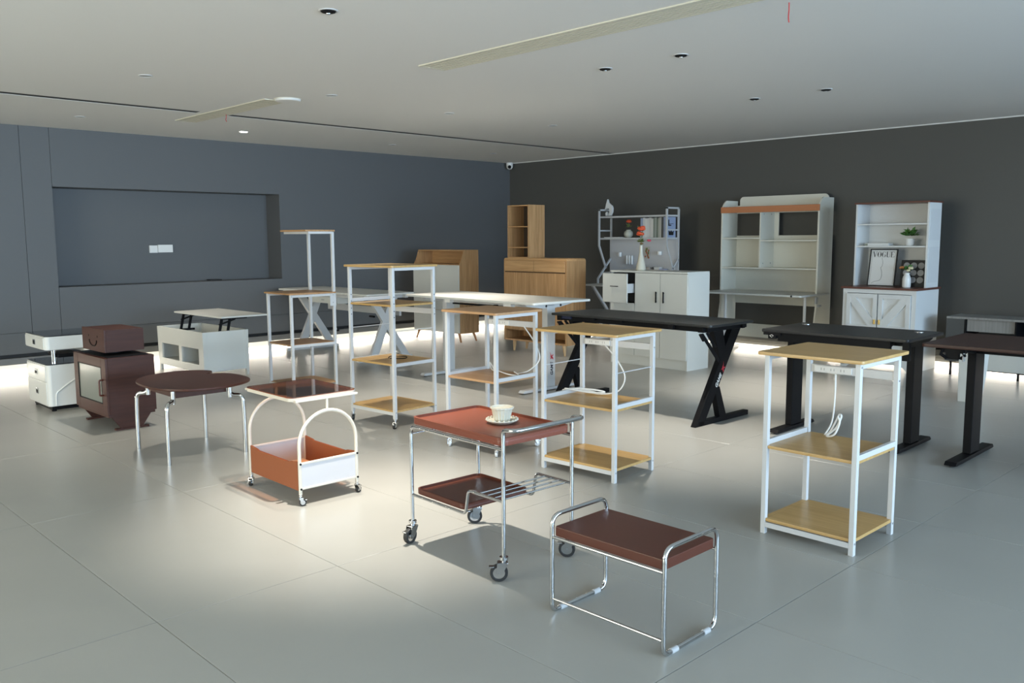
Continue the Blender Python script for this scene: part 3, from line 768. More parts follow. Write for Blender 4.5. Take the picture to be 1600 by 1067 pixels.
def z_desk():
    t = thing('gaming_desk', 'black gaming desk with angled Z-shaped legs and white word mark', 'desk', (5.42, 3.52, 0), -1.0)
    L, w, zt = 1.60, .60, .762
    MB().rrect(0, -.03, w, L, zt-.02, zt, .03, bev=.004).build('top', CARBON, t)
    for x in (.04, w-.09): MB().box(x, .02, zt-.06, x+.035, L-.06, zt-.02).build('beam', BLACK, t)
    for k, y in enumerate((.06, L-.10)):
        y0, y1 = y-.02, y+.028
        zb = zt-.06
        lg = MB()
        lg.prism([(-.06, 0), (.04, 0), (.515, zb), (.39, zb)], 'y', y0, y1, .003)                 # main slanted bar
        lg.prism([(.185, .245), (.245, .275), (.345, .036), (.255, .036)], 'y', y0, y1, .003)     # lower strut
        lg.prism([(.245, .475), (.315, .555), (.275, zb), (.15, zb)], 'y', y0, y1, .003)          # upper strut
        lg.box(-.02, y0, 0, .655, y1, .038, .003)                                                 # foot
        lg.box(.01, y0, zb, .60, y1, zt-.02, .002)                                                # top arm
        leg = lg.build('leg', BLACK, t)
        br = MB().prism([(-.02, zb-.005), (.02, zb-.005), (.255, .47), (.235, .45)], 'y', y0+.004, y0+.010)
        br.prism([(.055, zb-.005), (.085, zb-.005), (.20, zb-.12), (.16, zb-.12)], 'y', y0+.004, y0+.010)
        br.prism([(-.03, zb-.01), (-.015, zb-.005), (.03, zb-.06), (.018, zb-.065)], 'y', y0-.004, y0+.012)
        br.build('bracket', BLACK, leg)
        if k == 0:
            dirv = Vector((.475, 0, zb)).normalized()
            decal(leg, (.182, y0-.0015, .262), dirv, Vector((0, 0, 1)).cross(Vector((0, -1, 0))) * 0 + Vector((-dirv.z, 0, dirv.x)), .20, .034, WHITEPL, RED)
    MB().box(.02, L-.22, zt-.045, .07, L-.10, zt-.02, .004).build('power_box', plain('navy_plastic', (.015, .02, .05), .4), t)
    for y in (.35, .80, 1.10): MB().box(.0, y, zt-.036, .03, y+.03, zt-.02).build('clip', BLACK, t)
    MB().box(-.01, .30, zt-.05, .02, .34, zt-.02).build('hook', BLACK, t)
z_desk()

def t_desk(name, label, F, rot, w, L, zt, ys, top_mat, leg_mat, colw, th=.022, cold=.05, rad=.02):
    t = thing(name, label, 'desk', (F[0], F[1], 0), rot)
    MB().rrect(0, 0, w, L, zt-th, zt, rad, bev=.004).build('top', top_mat, t)
    for x in (w*.40, w*.58): MB().box(x, ys[0]-.02, zt-.075, x+.04, ys[1]+.02, zt-.035).build('beam', leg_mat, t)
    for y in ys:
        x = w*.52
        lg = MB().box(x-colw/2, y-cold/2, .035, x+colw/2, y+cold/2, zt-.05, .006).box(x-colw*.42, y-cold*.4, zt*.42, x+colw*.42, y+cold*.4, zt-.04, .004).build('leg', leg_mat, t)
        MB().prism([(.03, .012), (.055, .008), (w-.055, .008), (w-.03, .012), (w-.05, .034), (.05, .034)], 'y', y-.035, y+.035, .004).build('foot_bar', leg_mat, lg)
        MB().prism([(.06, zt-th), (w-.06, zt-th), (w-.08, zt-th-.022), (w*.68, zt-th-.05), (w*.36, zt-th-.05), (.08, zt-th-.022)], 'y', y-.028, y+.028, .003).build('top_arm', leg_mat, lg)
        for xx in (.07, w-.07): MB().cyl((xx, y, 0), (xx, y, .010), .016, 10).build('foot_pad', RUBBER, lg)
    return t
# white standing desk in the middle
t = t_desk('standing_desk', 'white height-adjustable desk in the middle with word mark on its leg', (5.40, 5.27), -1.0, .75, 1.88, .838, (.20, 1.66), WBOARD, WHITE, .105, cold=.07)
MB().box(.07, .62, .768, .10, 1.20, .782).box(.085, .58, .760, .11, .62, .79).build('cable_bar', BLACK, t)
for a, b in ((1.28, 1.36), (.40, .50)): MB().box(.10, a, .775, .15, b, .81).build('control_box', WHITEPL, t)
bolt_row(t, [(.33, .172, .785), (.52, .172, .785)], (0, -1, 0), INK, .012)
decal(t, (.395, .20-.0365, .125), (0, 0, 1), (-1, 0, 0), .21, .036, plain('dark_blue_ink', (.012, .014, .03), .5), RED)
# black standing desk
t = t_desk('standing_desk', 'black height-adjustable desk behind the near right rack, two cable grommets', (5.545, 2.13), 0.5, .63, 1.02, .755, (.075, .92), BLACKTOP, BLACK, .155, cold=.05)
for y in (.93, .12):
    g = MB().lathe([(.03, 0), (.03, .003), (.022, .004), (.005, .003)], (.50, y, .755), 18).build('grommet', STEEL, t)
MB().box(.02, .12, .675, .045, .90, .733).build('front_beam', BLACK, t)
MB().box(.0, .905, .69, .035, .965, .725, .004).box(.0, .87, .715, .03, 1.0, .733).build('handset', BLACK, t)
MB().tube([(-.002, .935, .70), (-.002, .95, .712), (-.002, .935, .718), (-.002, .922, .712)], .0025, closed=True, n=6).build('handset_ring', STEEL, t)
MB().box(.02, .0, .615, .06, .045, .733, .004).build('hanging_box', BLACK, t)
cable(t, [(.03, .10, .72), (.02, .16, .66), (.04, .24, .67), (.05, .30, .72)], .004, BLACK)
# brown standing desk at the right edge
t = t_desk('standing_desk', 'dark brown desk top on a black column leg, cut by the right picture edge', (5.47, .80), 0.5, .78, 1.22, .752, (.16, 1.03), DESKBROWN, BLACK, .17, cold=.05)
m = MB().box(.06, 1.02, .66, .085, 1.10, .728, .006).box(.05, .985, .70, .09, 1.12, .730).tube([(.05, 1.11, .72), (.045, 1.12, .69), (.06, 1.09, .665)], .010, n=8).tube([(.05, 1.0, .72), (.045, .985, .69), (.06, 1.01, .67)], .010, n=8)
m.build('clamp', BLACK, t)
MB().cyl((.045, .99, .655), (.045, .99, .705), .008, 8).build('clamp_screw', STEEL, t)
MB().box(.34, 1.06, .66, .48, 1.062, .70).build('sticker', GREYPL, t)

# X-leg white desk
t = thing('gaming_desk', 'white desk with X-shaped crossed legs near the left wall', 'desk', (5.62, 8.10, 0), 0)
L, w, zt = 1.98, .68, .782
MB().rrect(0, 0, w, L, zt-.022, zt, .03, bev=.004).build('top', WBOARD, t)
for x in (.06, w-.12): MB().box(x, .03, zt-.062, x+.04, L-.03, zt-.022).build('beam', WHITE, t)
for y in (.12, L-.28):
    a, b = y-.025, y+.025
    lg = MB().prism([(.10, zt-.06), (.20, zt-.06), (.66, .036), (.55, .036)], 'y', a, b, .003).build('leg', WHITE, t)
    MB().prism([(.40, zt-.06), (.50, zt-.06), (.20, .036), (.09, .036)], 'y', a+.004, b-.004, .003).build('cross_bar', WHITE, lg)
    MB().box(-.06, a, 0, .70, b, .036, .004).build('foot_bar', WHITE, lg)
    MB().box(.02, a-.01, zt-.062, w-.06, b+.01, zt-.022).build('top_arm', WHITE, lg)
    if y < .5: MB().box(.385, a-.003, .30, .415, a, .35).build('red_mark', RED, lg)
MB().box(.55, .14, .50, .58, L-.30, .58).build('cross_beam', WHITE, t)
dr = MB().box(.07, .72, .635, .45, 1.36, .725, .004).build('drawer_box', WBOARD, t)
MB().box(.064, .74, .712, .071, 1.34, .720).build('drawer_gap', GREY, dr)
MB().box(.066, 1.0, .67, .071, 1.06, .68).build('drawer_label', GREY, dr)
MB().cyl((.15, .17, .52), (.15, .08, .52), .012, 10).build('cable_hook', BLACK, t)
cable(t, [(.06, .73, .70), (.03, .70, .58), (.04, .72, .52), (.05, .75, .55), (.05, .73, .60), (.02, .70, .50), (.0, .66, .40), (.0, .64, .34)], .007)
MB().box(-.02, .61, .325, .02, .65, .345, .004).build('plug', BLACK, t)

# ------------------------------------------------------------------ back row: sideboards and cabinets
# white door sideboard with wood body
t = thing('sideboard', 'white-fronted sideboard with walnut case and slanted upper hood on splayed legs', 'sideboard', (7.615, 8.835, 0), .5)
w, d = .36, .98
MB().box(.016, 0, .12, w, .018, 1.058).box(.016, d-.018, .12, w, d, 1.058).box(.016, .018, .12, w, d-.018, .138).box(.016, .018, 1.04, w, d-.018, 1.058).box(w-.012, .018, .138, w, d-.018, 1.04).build('case', WALNUTV, t)
for y0, y1, z0_, z1_ in ((0.004, d*.5-.002, .43, 1.046), (d*.5+.002, d-.004, .43, 1.046)):
    MB().box(0, y0, z0_, .016, y1, z1_, .002).build('door', WBOARD, t)
MB().box(0, .004, .128, .016, d-.004, .424, .002).build('drawer', WBOARD, t)
hp = [(.016, 1.058), (w, 1.058), (w, 1.25), (.10, 1.25), (.085, 1.20), (.045, 1.10)]
MB().prism(hp, 'y', 0, .016).build('hood_side', WALNUTV, t)
MB().prism(hp, 'y', d-.016, d).build('hood_side', WALNUTV, t)
MB().box(.095, .016, 1.234, w, d-.016, 1.25).build('hood_top', WALNUTH, t)
MB().box(w-.012, .016, 1.058, w, d-.016, 1.234).build('hood_back', WALNUTH, t)
for x, y, sx, sy in ((.05, .06, -1, -1), (.05, d-.06, -1, 1), (w-.05, .06, 1, -1), (w-.05, d-.06, 1, 1)):
    MB().tube([(x, y, .12), (x+sx*.012, y+sy*.05, 0)], .019, r2=.012, n=10).build('leg', TEAKLEG, t)

# oak sideboard
t = thing('sideboard', 'tall oak sideboard with two drawers, doors and open lower shelf on tapered legs', 'sideboard', (7.534, 6.815, 0), .1)
w, d, zt = .34, 1.055, 1.162
def arch_case(y0, y1, z0_, z1_, rad=.03):
    out = [(y0, z0_), (y1, z0_)]
    for k in range(6): a = math.radians(90*k/5); out.append((y1-rad+rad*math.cos(a), z1_-rad+rad*math.sin(a)))
    for k in range(6): a = math.radians(90+90*k/5); out.append((y0+rad+rad*math.cos(a), z1_-rad+rad*math.sin(a)))
    return out
m = MB().box(0, 0, .135, w, .02, zt-.03).box(0, d-.02, .135, w, d, zt-.03).box(.0, .02, .135, w, d-.02, .155).box(w-.012, .02, .155, w, d-.02, zt-.03)
m.box(.012, .02, .27, w-.012, d-.02, .288).box(.012, d*.5-.01, .155, w-.012, d*.5+.01, .27)
m.build('case', WALNUTV, t)
pr = arch_case(0, d, zt-.031, zt, .028)
MB().prism(pr, 'x', 0, w, .002).build('top', WALNUTH, t)
for y0, y1 in ((.022, d*.5-.003), (d*.5+.003, d-.022)):
    MB().box(-.012, y0, 1.0, .0, y1, zt-.032, .003).build('drawer', WALNUTH, t)
n = 4; pw = (d-.044)/n
for k in range(n):
    MB().box(-.008, .022+pw*k+.001, .285, .0, .022+pw*(k+1)-.001, .985, .001).build('door_board', WALNUTV, t)
MB().box(-.004, .022, .985, .0, d-.022, 1.0).build('grip_gap', plain('grip_shadow', (.10, .05, .02), .6), t)
for x, y, sx, sy in ((.06, .09, 0, -1), (.06, d-.13, 0, 1), (w-.06, .09, 0, -1), (w-.06, d-.13, 0, 1)):
    MB().tube([(x, y, .135), (x, y+sy*.012, 0)], .026, r2=.013, n=10).build('leg', PALELEG, t)
# bookcase on it
t = thing('bookcase', 'narrow open oak bookcase standing on top of the oak sideboard', 'bookcase', (7.55, 7.455, zt), .1)
w, d, h = .285, .365, .645
for y in (0, d-.014): MB().box(0, y, 0, w, y+.014, h).build('side', WALNUTV, t)
for z in (0, .122, .375, h-.014): MB().box(.002 if z else 0, .014, z, w, d-.014, z+.012).build('shelf', WALNUTH, t)
MB().box(w-.01, .014, .012, w, d-.014, h-.014).build('back', plain('dark_wall_behind', (.05, .035, .025), .6), t)  # dark sheet added in the open back, stands in for the wall behind

# white cabinet with the open drawer
t = thing('cabinet', 'white cabinet with one top drawer pulled out and black bar handles', 'cabinet', (7.592, 5.179, 0), -1.2)
w, d, h = .40, 1.045, 1.042
MB().box(.018, 0, 0, w, .016, h-.02).box(.018, d-.016, 0, w, d, h-.02).box(.018, .016, .105, w, d-.016, .12).box(w-.01, .016, .12, w, d-.016, h-.02).box(.018, .69, .12, w, .706, h-.02).build('case', WBOARD, t)
MB().box(0, 0, h-.02, w, d, h, .002).build('top', WBOARD, t)
MB().box(.03, .016, 0, .045, d-.016, .105).build('plinth', WBOARD, t)
for y0, y1, hy in ((.003, .347, .300), (.352, .692, .398)):
    dd = MB().box(0, y0, .11, .017, y1, h-.023, .0015).build('door', WBOARD, t)
    MB().box(-.018, hy-.006, .705, -.008, hy+.006, .825, .002).box(-.008, hy-.004, .715, 0, hy+.004, .722).box(-.008, hy-.004, .808, 0, hy+.004, .815).build('handle', BLACK, dd)
MB().box(0, .697, .11, .017, d-.003, .685, .0015).build('lower_door', WBOARD, t)
dr = MB().box(-.135, .697, .695, -.118, d-.003, h-.030, .0015).build('open_drawer', WBOARD, t)
MB().box(-.118, .72, .80, .20, .732, .90).box(-.118, d-.03, .80, .20, d-.018, .90).box(-.118, .732, .80, .20, d-.03, .808).build('drawer_box', WHITE, dr)
MB().box(-.150, .815, .868, -.141, .925, .876, .002).box(-.141, .82, .869, -.135, .826, .875).box(-.141, .914, .869, -.135, .92, .875).build('handle', BLACK, dr)
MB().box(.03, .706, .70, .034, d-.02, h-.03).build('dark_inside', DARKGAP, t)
# vase with orange flower on it
t = thing('vase', 'slender cream bottle vase holding orange flowers on the white cabinet', 'vase', (7.72, 5.88, h))
MB().lathe([(.048, 0), (.056, .01), (.050, .05), (.034, .12), (.019, .20), (.017, .26), (.020, .275), (.015, .276), (.013, .25)], n=24).build('body', CERAMIC, t)
m = MB()
for a, l in ((.1, .20), (2.2, .24), (4.0, .18)): m.tube(smooth_path([(0, 0, .25), (.012*math.cos(a), .012*math.sin(a), .25+l*.5), (.04*math.cos(a), .04*math.sin(a), .25+l)]), .003, n=6)
m.build('stem', GREEN2, t)
def blossom(parent, c, r, mat, n=9, name='flower'):
    m = MB()
    for k in range(n):
        a = 2*PI*k/n + random.uniform(-.2, .2); el = random.uniform(-.2, .8)
        dv = Vector((math.cos(a)*math.cos(el), math.sin(a)*math.cos(el), math.sin(el)))
        m.ball(Vector(c)+dv*r*.55, r*.55, 1, 1, .75, 8)
    m.ball(c, r*.5, n=8)
    return m.build(name, mat, parent)
def leaves(parent, c, r, n, mat, size=.03, name='foliage', up=.5):
    m = MB()
    for k in range(n):
        a = random.uniform(0, 2*PI); el = random.uniform(-.3, 1.2)
        dv = Vector((math.cos(a)*math.cos(el), math.sin(a)*math.cos(el), math.sin(el)*up+.2)).normalized()
        p = Vector(c) + dv*r*random.uniform(.35, 1.0)
        sd = dv.cross(Vector((random.uniform(-1, 1), random.uniform(-1, 1), 1))).normalized(); L = size*random.uniform(.7, 1.2)
        up_ = sd.cross(dv)*L*.12
        m.bm.faces.new([m.bm.verts.new(q) for q in (p-dv*L*.5, p+sd*L*.3+up_, p+dv*L*.6, p-sd*L*.3+up_)])
    o = m.build(name, mat, parent); o['kind'] = 'stuff'
    return o
blossom(t, (.01, .005, .455), .045, FLOWER); blossom(t, (-.005, .01, .40), .04, FLOWER)
blossom(t, (-.02, -.12, .325), .022, PINK)
leaves(t, (0, 0, .31), .035, 26, GREEN2, .035)
leaves(t, (0, 0, .285), .03, 12, plain('dry_leaf', (.35, .22, .08), .6), .025)

# white pedestal seen below the brown desk
t = thing('pedestal', 'white tapered panel stand half hidden by the brown desk leg', 'stand', (7.81, 2.43, 0))
MB().prism([(.14, 0), (.045, 0), (.02, .20), (.0, .50), (.15, .50)], 'x', 0, .32, .003).build('panel_leg', WBOARD, t)
MB().box(-.03, -.05, .50, .36, .20, .52, .003).build('top', WBOARD, t)

# ------------------------------------------------------------------ display desk with shelves at the right wall
RX0, RX1, RY0, RY1 = 9.29, 9.55, 6.67, 7.80
t = thing('display_desk', 'white metal desk with angled frame, pegboard and two upper shelves at the right wall', 'desk', (RX0, RY0, 0))
w, d = RX1-RX0, RY1-RY0
for y in (0, d):
    MB().bar((0, y, 1.79), (0, y, 1.29), .022, .022).bar((0, y, 1.295), (.15, y, .98), .022, .022).bar((w, y, 1.12), (-.02, y, .84), .022, .022).bar((-.02, y, .85), (-.02, y, .77), .022, .022).build('front_brace', WHITE, t)
    MB().bar((w, y, 1.79), (w, y, .03), .022, .022).bar((-.011, y, 1.782), (w+.011, y, 1.782), .022, .022).bar((0, y, 1.50), (w, y, 1.50), .016, .018).build('side_frame', WHITE, t)
    MB().bar((-.13, y, .745), (.20, y, .38), .03, .035).bar((.20, y, .39), (-.10, y, .03), .03, .035).bar((-.22, y, .015), (w, y, .015), .03, .03).build('leg', WHITE, t)
MB().box(.0, .01, 1.672, w, d-.01, 1.694).build('shelf', WHITE, t)
MB().box(.0, .01, 1.378, w, d-.01, 1.402).build('shelf', WHITE, t)
MB().box(w-.012, .012, .93, w-.002, d-.012, 1.376).build('pegboard', plain('pegboard_white', (.60, .60, .61), .5), t)
MB().box(-.29, -.03, .752, w, d+.03, .774, .003).build('top', WBOARD, t)
peg_desk, w_peg, d_peg = t, w, d

# books in a row
by = RY0 + .165
cols = [(.62, .62, .60), (.50, .52, .47), (.20, .24, .20), (.42, .47, .44), (.26, .30, .26), (.74, .73, .70), (.66, .65, .63), (.72, .72, .72), (.78, .78, .76), (.70, .70, .71)]
names = ['pale grey book closest to the frame post', 'sage book', 'dark green book', 'grey-green book', 'olive green book', 'white book', 'off-white book', 'white hardback book', 'bright white book', 'light grey book']
labels = ['thin pale grey book at the right end of the shelf row', 'thin sage grey book second from the right end of the row', 'thin dark green book in the shelf row', 'grey-green book beside the dark green one in the shelf row', 'olive green book left of the green ones in the shelf row',
          'white book directly left of the green books', 'off-white book, second left of the green books', 'white hardback, third left of the green books', 'bright white book, fourth left of the green books', 'light grey book beside the blue-grey one']
for k, c in enumerate(cols):
    th_ = .026 if k < 5 else .034
    b = thing('book', labels[k], 'book', (9.40, by, 1.402), 0, 'books on the display desk shelf')
    hh_ = .262 - (k % 3)*.006
    cm = plain('book_cover', c, .55)
    MB().box(0, 0, 0, .12, .002, hh_).box(0, th_-.003, 0, .12, th_-.001, hh_).box(0, .002, 0, .002, th_-.003, hh_).build('cover', cm, b)
    MB().box(.002, .0025, .003, .115, th_-.0035, hh_-.004).build('pages', PAPER, b)
    by += th_
b = thing('book', 'blue-grey binder with a dark band at the left end of the row', 'book', (9.40, by, 1.402), 0, 'books on the display desk shelf')
MB().box(0, 0, 0, .13, .04, .258, .002).build('cover', BLUECOVER, b)
MB().box(-.001, .004, .09, .0, .036, .12).build('band', INK, b)
# picture box at the right end, printed side toward the windows
b = thing('picture_box', 'pale blue boxed print with black drawings inside the right frame', 'box', (9.33, RY0+.03, 1.402))
MB().box(0, 0, 0, .20, .05, .265, .002).build('box_body', BLUECOVER, b)
MB().box(.035, -.001, .15, .055, 0, .23).box(.035, -.001, .15, .10, 0, .165).box(.04, -.001, .175, .15, 0, .180).prism([(.05, .03), (.15, .03), (.16, .09), (.12, .07), (.10, .11), (.08, .07), (.04, .10)], 'y', -.001, 0).build('print', INK, b)

# squirrel figurine
t = thing('figurine', 'white stylised squirrel figurine standing on the top shelf', 'figurine', (9.38, 7.66, 1.694))
sq = [(.105, 0), (.11, .05), (.085, .065), (.075, .05), (.075, .015), (.06, .012), (.04, .06), (.045, .105), (.075, .115), (.10, .10), (.125, .092), (.11, .125), (.10, .165), (.085, .21), (.075, .235), (.06, .19), (.03, .165), (.0, .145), (-.015, .11), (-.01, .06), (.01, .02), (.03, 0)]
MB().prism(sq, 'x', 0, .035, .004).build('body', WCERAMIC, t)
MB().box(-.012, -.02, 0, .047, .118, .008, .002).build('base', BLACK, t)

# round vase with flower
t = thing('vase', 'round grey-green bud vase with an orange flower on the middle shelf', 'vase', (9.42, 7.39, 1.402))
MB().lathe([(.03, 0), (.055, .02), (.063, .05), (.055, .08), (.03, .10), (.034, .108), (.026, .108), (.02, .09)], n=20).build('body', plain('celadon', (.50, .50, .42), .4), t)
leaves(t, (0, 0, .14), .05, 22, GREEN2, .035)
blossom(t, (-.02, -.02, .215), .036, FLOWER); 
tag(MB().box(9.32, 7.47, 1.402, 9.46, 7.74, 1.412, .004).build('tray', WHITEPL), 'flat white tray at the left end of the middle shelf', 'tray')

# small things on and below the pegboard
def jar(x, y, z, r, h, mat, label, cat='jar', name='jar', lid=None, grp=None):
    t = thing(name, label, cat, (x, y, z), 0, grp)
    MB().lathe([(r*.85, 0), (r, .01), (r, h-.006), (r*.9, h), (r*.7, h), (r*.7, h-.02)], n=16).build('body', mat, t)
    if lid: MB().lathe([(r*1.02, h-.004), (r*1.02, h+.012), (r*.4, h+.016)], n=16).build('lid', lid, t)
for k, lab in enumerate(('white tumbler hanging on the pegboard, left of three', 'white tumbler hanging on the pegboard, middle of three', 'white tumbler hanging on the pegboard, right of three')):
    jar(9.50, 7.475-.042*k, 1.04, .017, .12, WCERAMIC, lab, 'cup', 'tumbler', grp='tumblers on the pegboard')
jar(9.50, 7.60, 1.14, .025, .06, WCERAMIC, 'small white mug on a hook at the left of the pegboard', 'cup', 'mug')
jar(9.50, 6.93, 1.17, .032, .05, WCERAMIC, 'small white bowl on the right side of the pegboard', 'bowl', 'bowl')
t = thing('picture_card', 'small card with red and green flowers pinned to the pegboard', 'picture', (9.525, 7.11, 1.12))
MB().box(0, 0, 0, .004, .085, .16).build('card', plain('card', (.55, .52, .46), .6), t)
m = MB()
for k in range(9): m.ball((-.001, random.uniform(.015, .07), random.uniform(.01, .13)), .013, .3, 1, 1, 6)
m.build('printed_flowers', plain('rust_print', (.42, .12, .06), .6), t)
m = MB()
for k in range(9): m.ball((-.0012, random.uniform(.015, .07), random.uniform(.02, .15)), .012, .3, 1, 1, 6)
m.build('printed_leaves', GREEN2, t)
jar(9.45, 7.165,   .93, .026, .09, plain('dusty_red', (.36, .13, .12), .5), 'dusty red jar right of the tall vase neck', 'jar')
tag(MB().box(9.40, 7.02, .93, 9.46, 7.11, 1.01, .003).build('card_box', plain('beige_card', (.48, .43, .38), .6)), 'small beige box on the pegboard ledge', 'box')
jar(9.44, 6.975, .93, .02, .085, plain('dark_tin', (.10, .10, .09), .4), 'slim dark tin on the pegboard ledge', 'tin', 'tin')
tag(MB().box(9.40, 6.86, .93, 9.47, 6.945, 1.0, .003).box(9.398, 6.855, 1.0, 9.472, 6.95, 1.012, .002).build('storage_box', WHITEPL), 'white storage box with flat lid on the pegboard ledge', 'box')
tag(MB().box(9.38, 6.76, .93, 9.46, 6.855, .99, .003).build('tissue_box', LAV), 'lavender box at the right end of the pegboard ledge', 'box')
MB().box(9.36-RX0, .03, .918, w_peg-.012, d_peg-.012, .93).build('ledge_shelf', WHITE, peg_desk)

# ------------------------------------------------------------------ cream study hutch with terracotta rail
t = thing('study_hutch', 'cream children desk hutch with terracotta front rail and open shelves', 'desk', (9.60, 4.755, 0))
w, d = .35, 1.305
sp = [(.0, .74), (.0, 1.70), (.012, 1.78), (.05, 1.83), (.09, 1.86), (w, 1.86), (w, 0), (-.22, 0), (-.22, .06), (-.10, .22), (-.03, .40), (.0, .58)]
for y in (0, d-.022): MB().prism(sp, 'y', y, y+.022, .003).build('side_panel', CREAMB, t)
MB().box(w-.014, .022, .56, w, d-.022, 1.42).box(w-.014, .022, 1.70, w, d-.022, 1.80).build('back_panel', CREAMB, t)
bp = [(.06, 1.80), (d-.06, 1.80)] + [(d-.11+.05*math.cos(a), 1.86+.05*math.sin(a)) for a in [PI/2*k/5 for k in range(6)]] + [(.11+.05*math.cos(a), 1.86+.05*math.sin(a)) for a in [PI/2+PI/2*k/5 for k in range(6)]]
MB().prism(bp, 'x', w-.014, w).build('crest', CREAMB, t)
MB().box(-.014, -.002, 1.70, .006, d+.002, 1.775, .006).build('front_rail', TERRA, t)
for z, y0, y1 in ((1.03, .022, d-.022), (1.365, .022, .755), (1.395, .771, d-.022)):
    MB().box(.01, y0, z-.016, w-.014, y1, z, .002).build('shelf', CREAMB, t)
MB().box(.01, .755, 1.03, w-.014, .771, 1.71).build('divider', CREAMB, t)
bolt_row(t, [(.08, .755, 1.68), (.26, .755, 1.68), (.08, .755, 1.08), (.26, .755, 1.08)], (0, -1, 0), GREY, .008)
MB().box(w-.014, .755-.06, 1.42, w, .771+.06, 1.70).build('back_strip', CREAMB, t)
MB().box(w-.02, .022, .13, w-.004, d-.022, .30).build('lower_beam', CREAMB, t)
tp = MB().rrect(-.42, -.02, .30, d+.03, .715, .737, .03, bev=.004).build('top', WBOARD, t)
MB().cyl((-.40, .10, .726), (-.42, .10, .726), .012, 8).build('knob', CHROME, t)
for y in (.12, d-.12):
    MB().cyl((-.05, y, .36), (-.05, y, .70), .018, 12).cyl((-.05, y, .0), (-.05, y, .40), .026, 12).box(-.2, y-.03, 0, .25, y+.03, .03).build('lift_column', WHITEPL, t)
MB().box(-.06, -.02, .62, .0, -.002, .70, .006).cyl((-.05, -.04, .60), (.02, -.04, .60), .014, 10).build('crank_box', GREYPL, t)

# ------------------------------------------------------------------ farmhouse cabinet and hutch
t = thing('farmhouse_cabinet', 'white farmhouse cabinet with mahogany top, Z-braced doors and open upper hutch', 'cabinet', (9.10, 3.44, 0), -2.0)
w, d, zt = .55, .78, .868
MB().box(.02, 0, .0, w, .018, zt-.022).box(.02, d-.018, .0, w, d, zt-.022).box(w-.01, .018, .1, w, d-.018, zt-.022).box(.02, .018, .12, w-.01, d-.018, .136).build('case', FARMW, t)
MB().box(.0, .0, .02, .02, .045, zt-.022).box(0, d-.045, .02, .02, d, zt-.022).box(0, .045, zt-.065, .02, d-.045, zt-.022).build('face_frame', FARMW, t)
MB().prism([(.0, .0), (.0, .15), (d, .15), (d, 0), (d-.06, 0), (d-.11, .045), (d-.2, .062), (.2, .062), (.11, .045), (.06, 0)], 'x', .0, .018).build('scalloped_base', FARMW, t)
MB().box(-.02, -.02, zt-.022, w+.01, d+.02, zt, .004).build('top', MAHOG, t)
for k, (y0, y1) in enumerate(((.05, d*.5-.006), (d*.5+.006, d-.05))):
    dd = MB().box(.006, y0, .16, .014, y1, zt-.07).build('door', FARMW, t)
    st = .045
    MB().box(-.018, y0, .16, .006, y0+st, zt-.07).box(-.018, y1-st, .16, .006, y1, zt-.07).box(-.018, y0+st, .16, .006, y1-st, .16+st).box(-.018, y0+st, zt-.07-st, .006, y1-st, zt-.07).box(-.018, y0+st, .42, .006, y1-st, .42+st).build('door_frame', FARMW, dd)
    a, b = (y0+st, y1-st) if k else (y1-st, y0+st)
    sgn = 1 if b > a else -1
    MB().prism([(a, .465), (a+sgn*.055, .465), (b, zt-.165), (b, zt-.07-st), (b-sgn*.055, zt-.07-st), (a, .535)], 'x', -.016, .006).build('brace', FARMW, dd)
    hy = y1-.02 if k == 0 else y0+.02
    MB().box(-.034, hy-.010, .48, -.018, hy+.010, .53, .004).build('knob', BRASS, dd)
ht = 1.745
for y in (0, d-.018): MB().box(.22, y, zt, w-.03, y+.018, ht).build('hutch_side', FARMW, t)
for a, b in ((1.36, 1.68), (.92, 1.29)): MB().box(.25, -.003, a, w-.06, .0, b).build('side_inset', plain('inset_board', (.68, .69, .69), .5), t)
MB().box(w-.04, .018, zt, w-.03, d-.018, ht).build('hutch_back', FARMW, t)
for z in (1.30, 1.535): MB().box(.225, .018, z-.014, w-.04, d-.018, z).build('hutch_shelf', FARMW, t)
MB().box(.20, -.012, ht, w-.02, d+.012, ht+.018, .003).build('hutch_top', MAHOG, t)

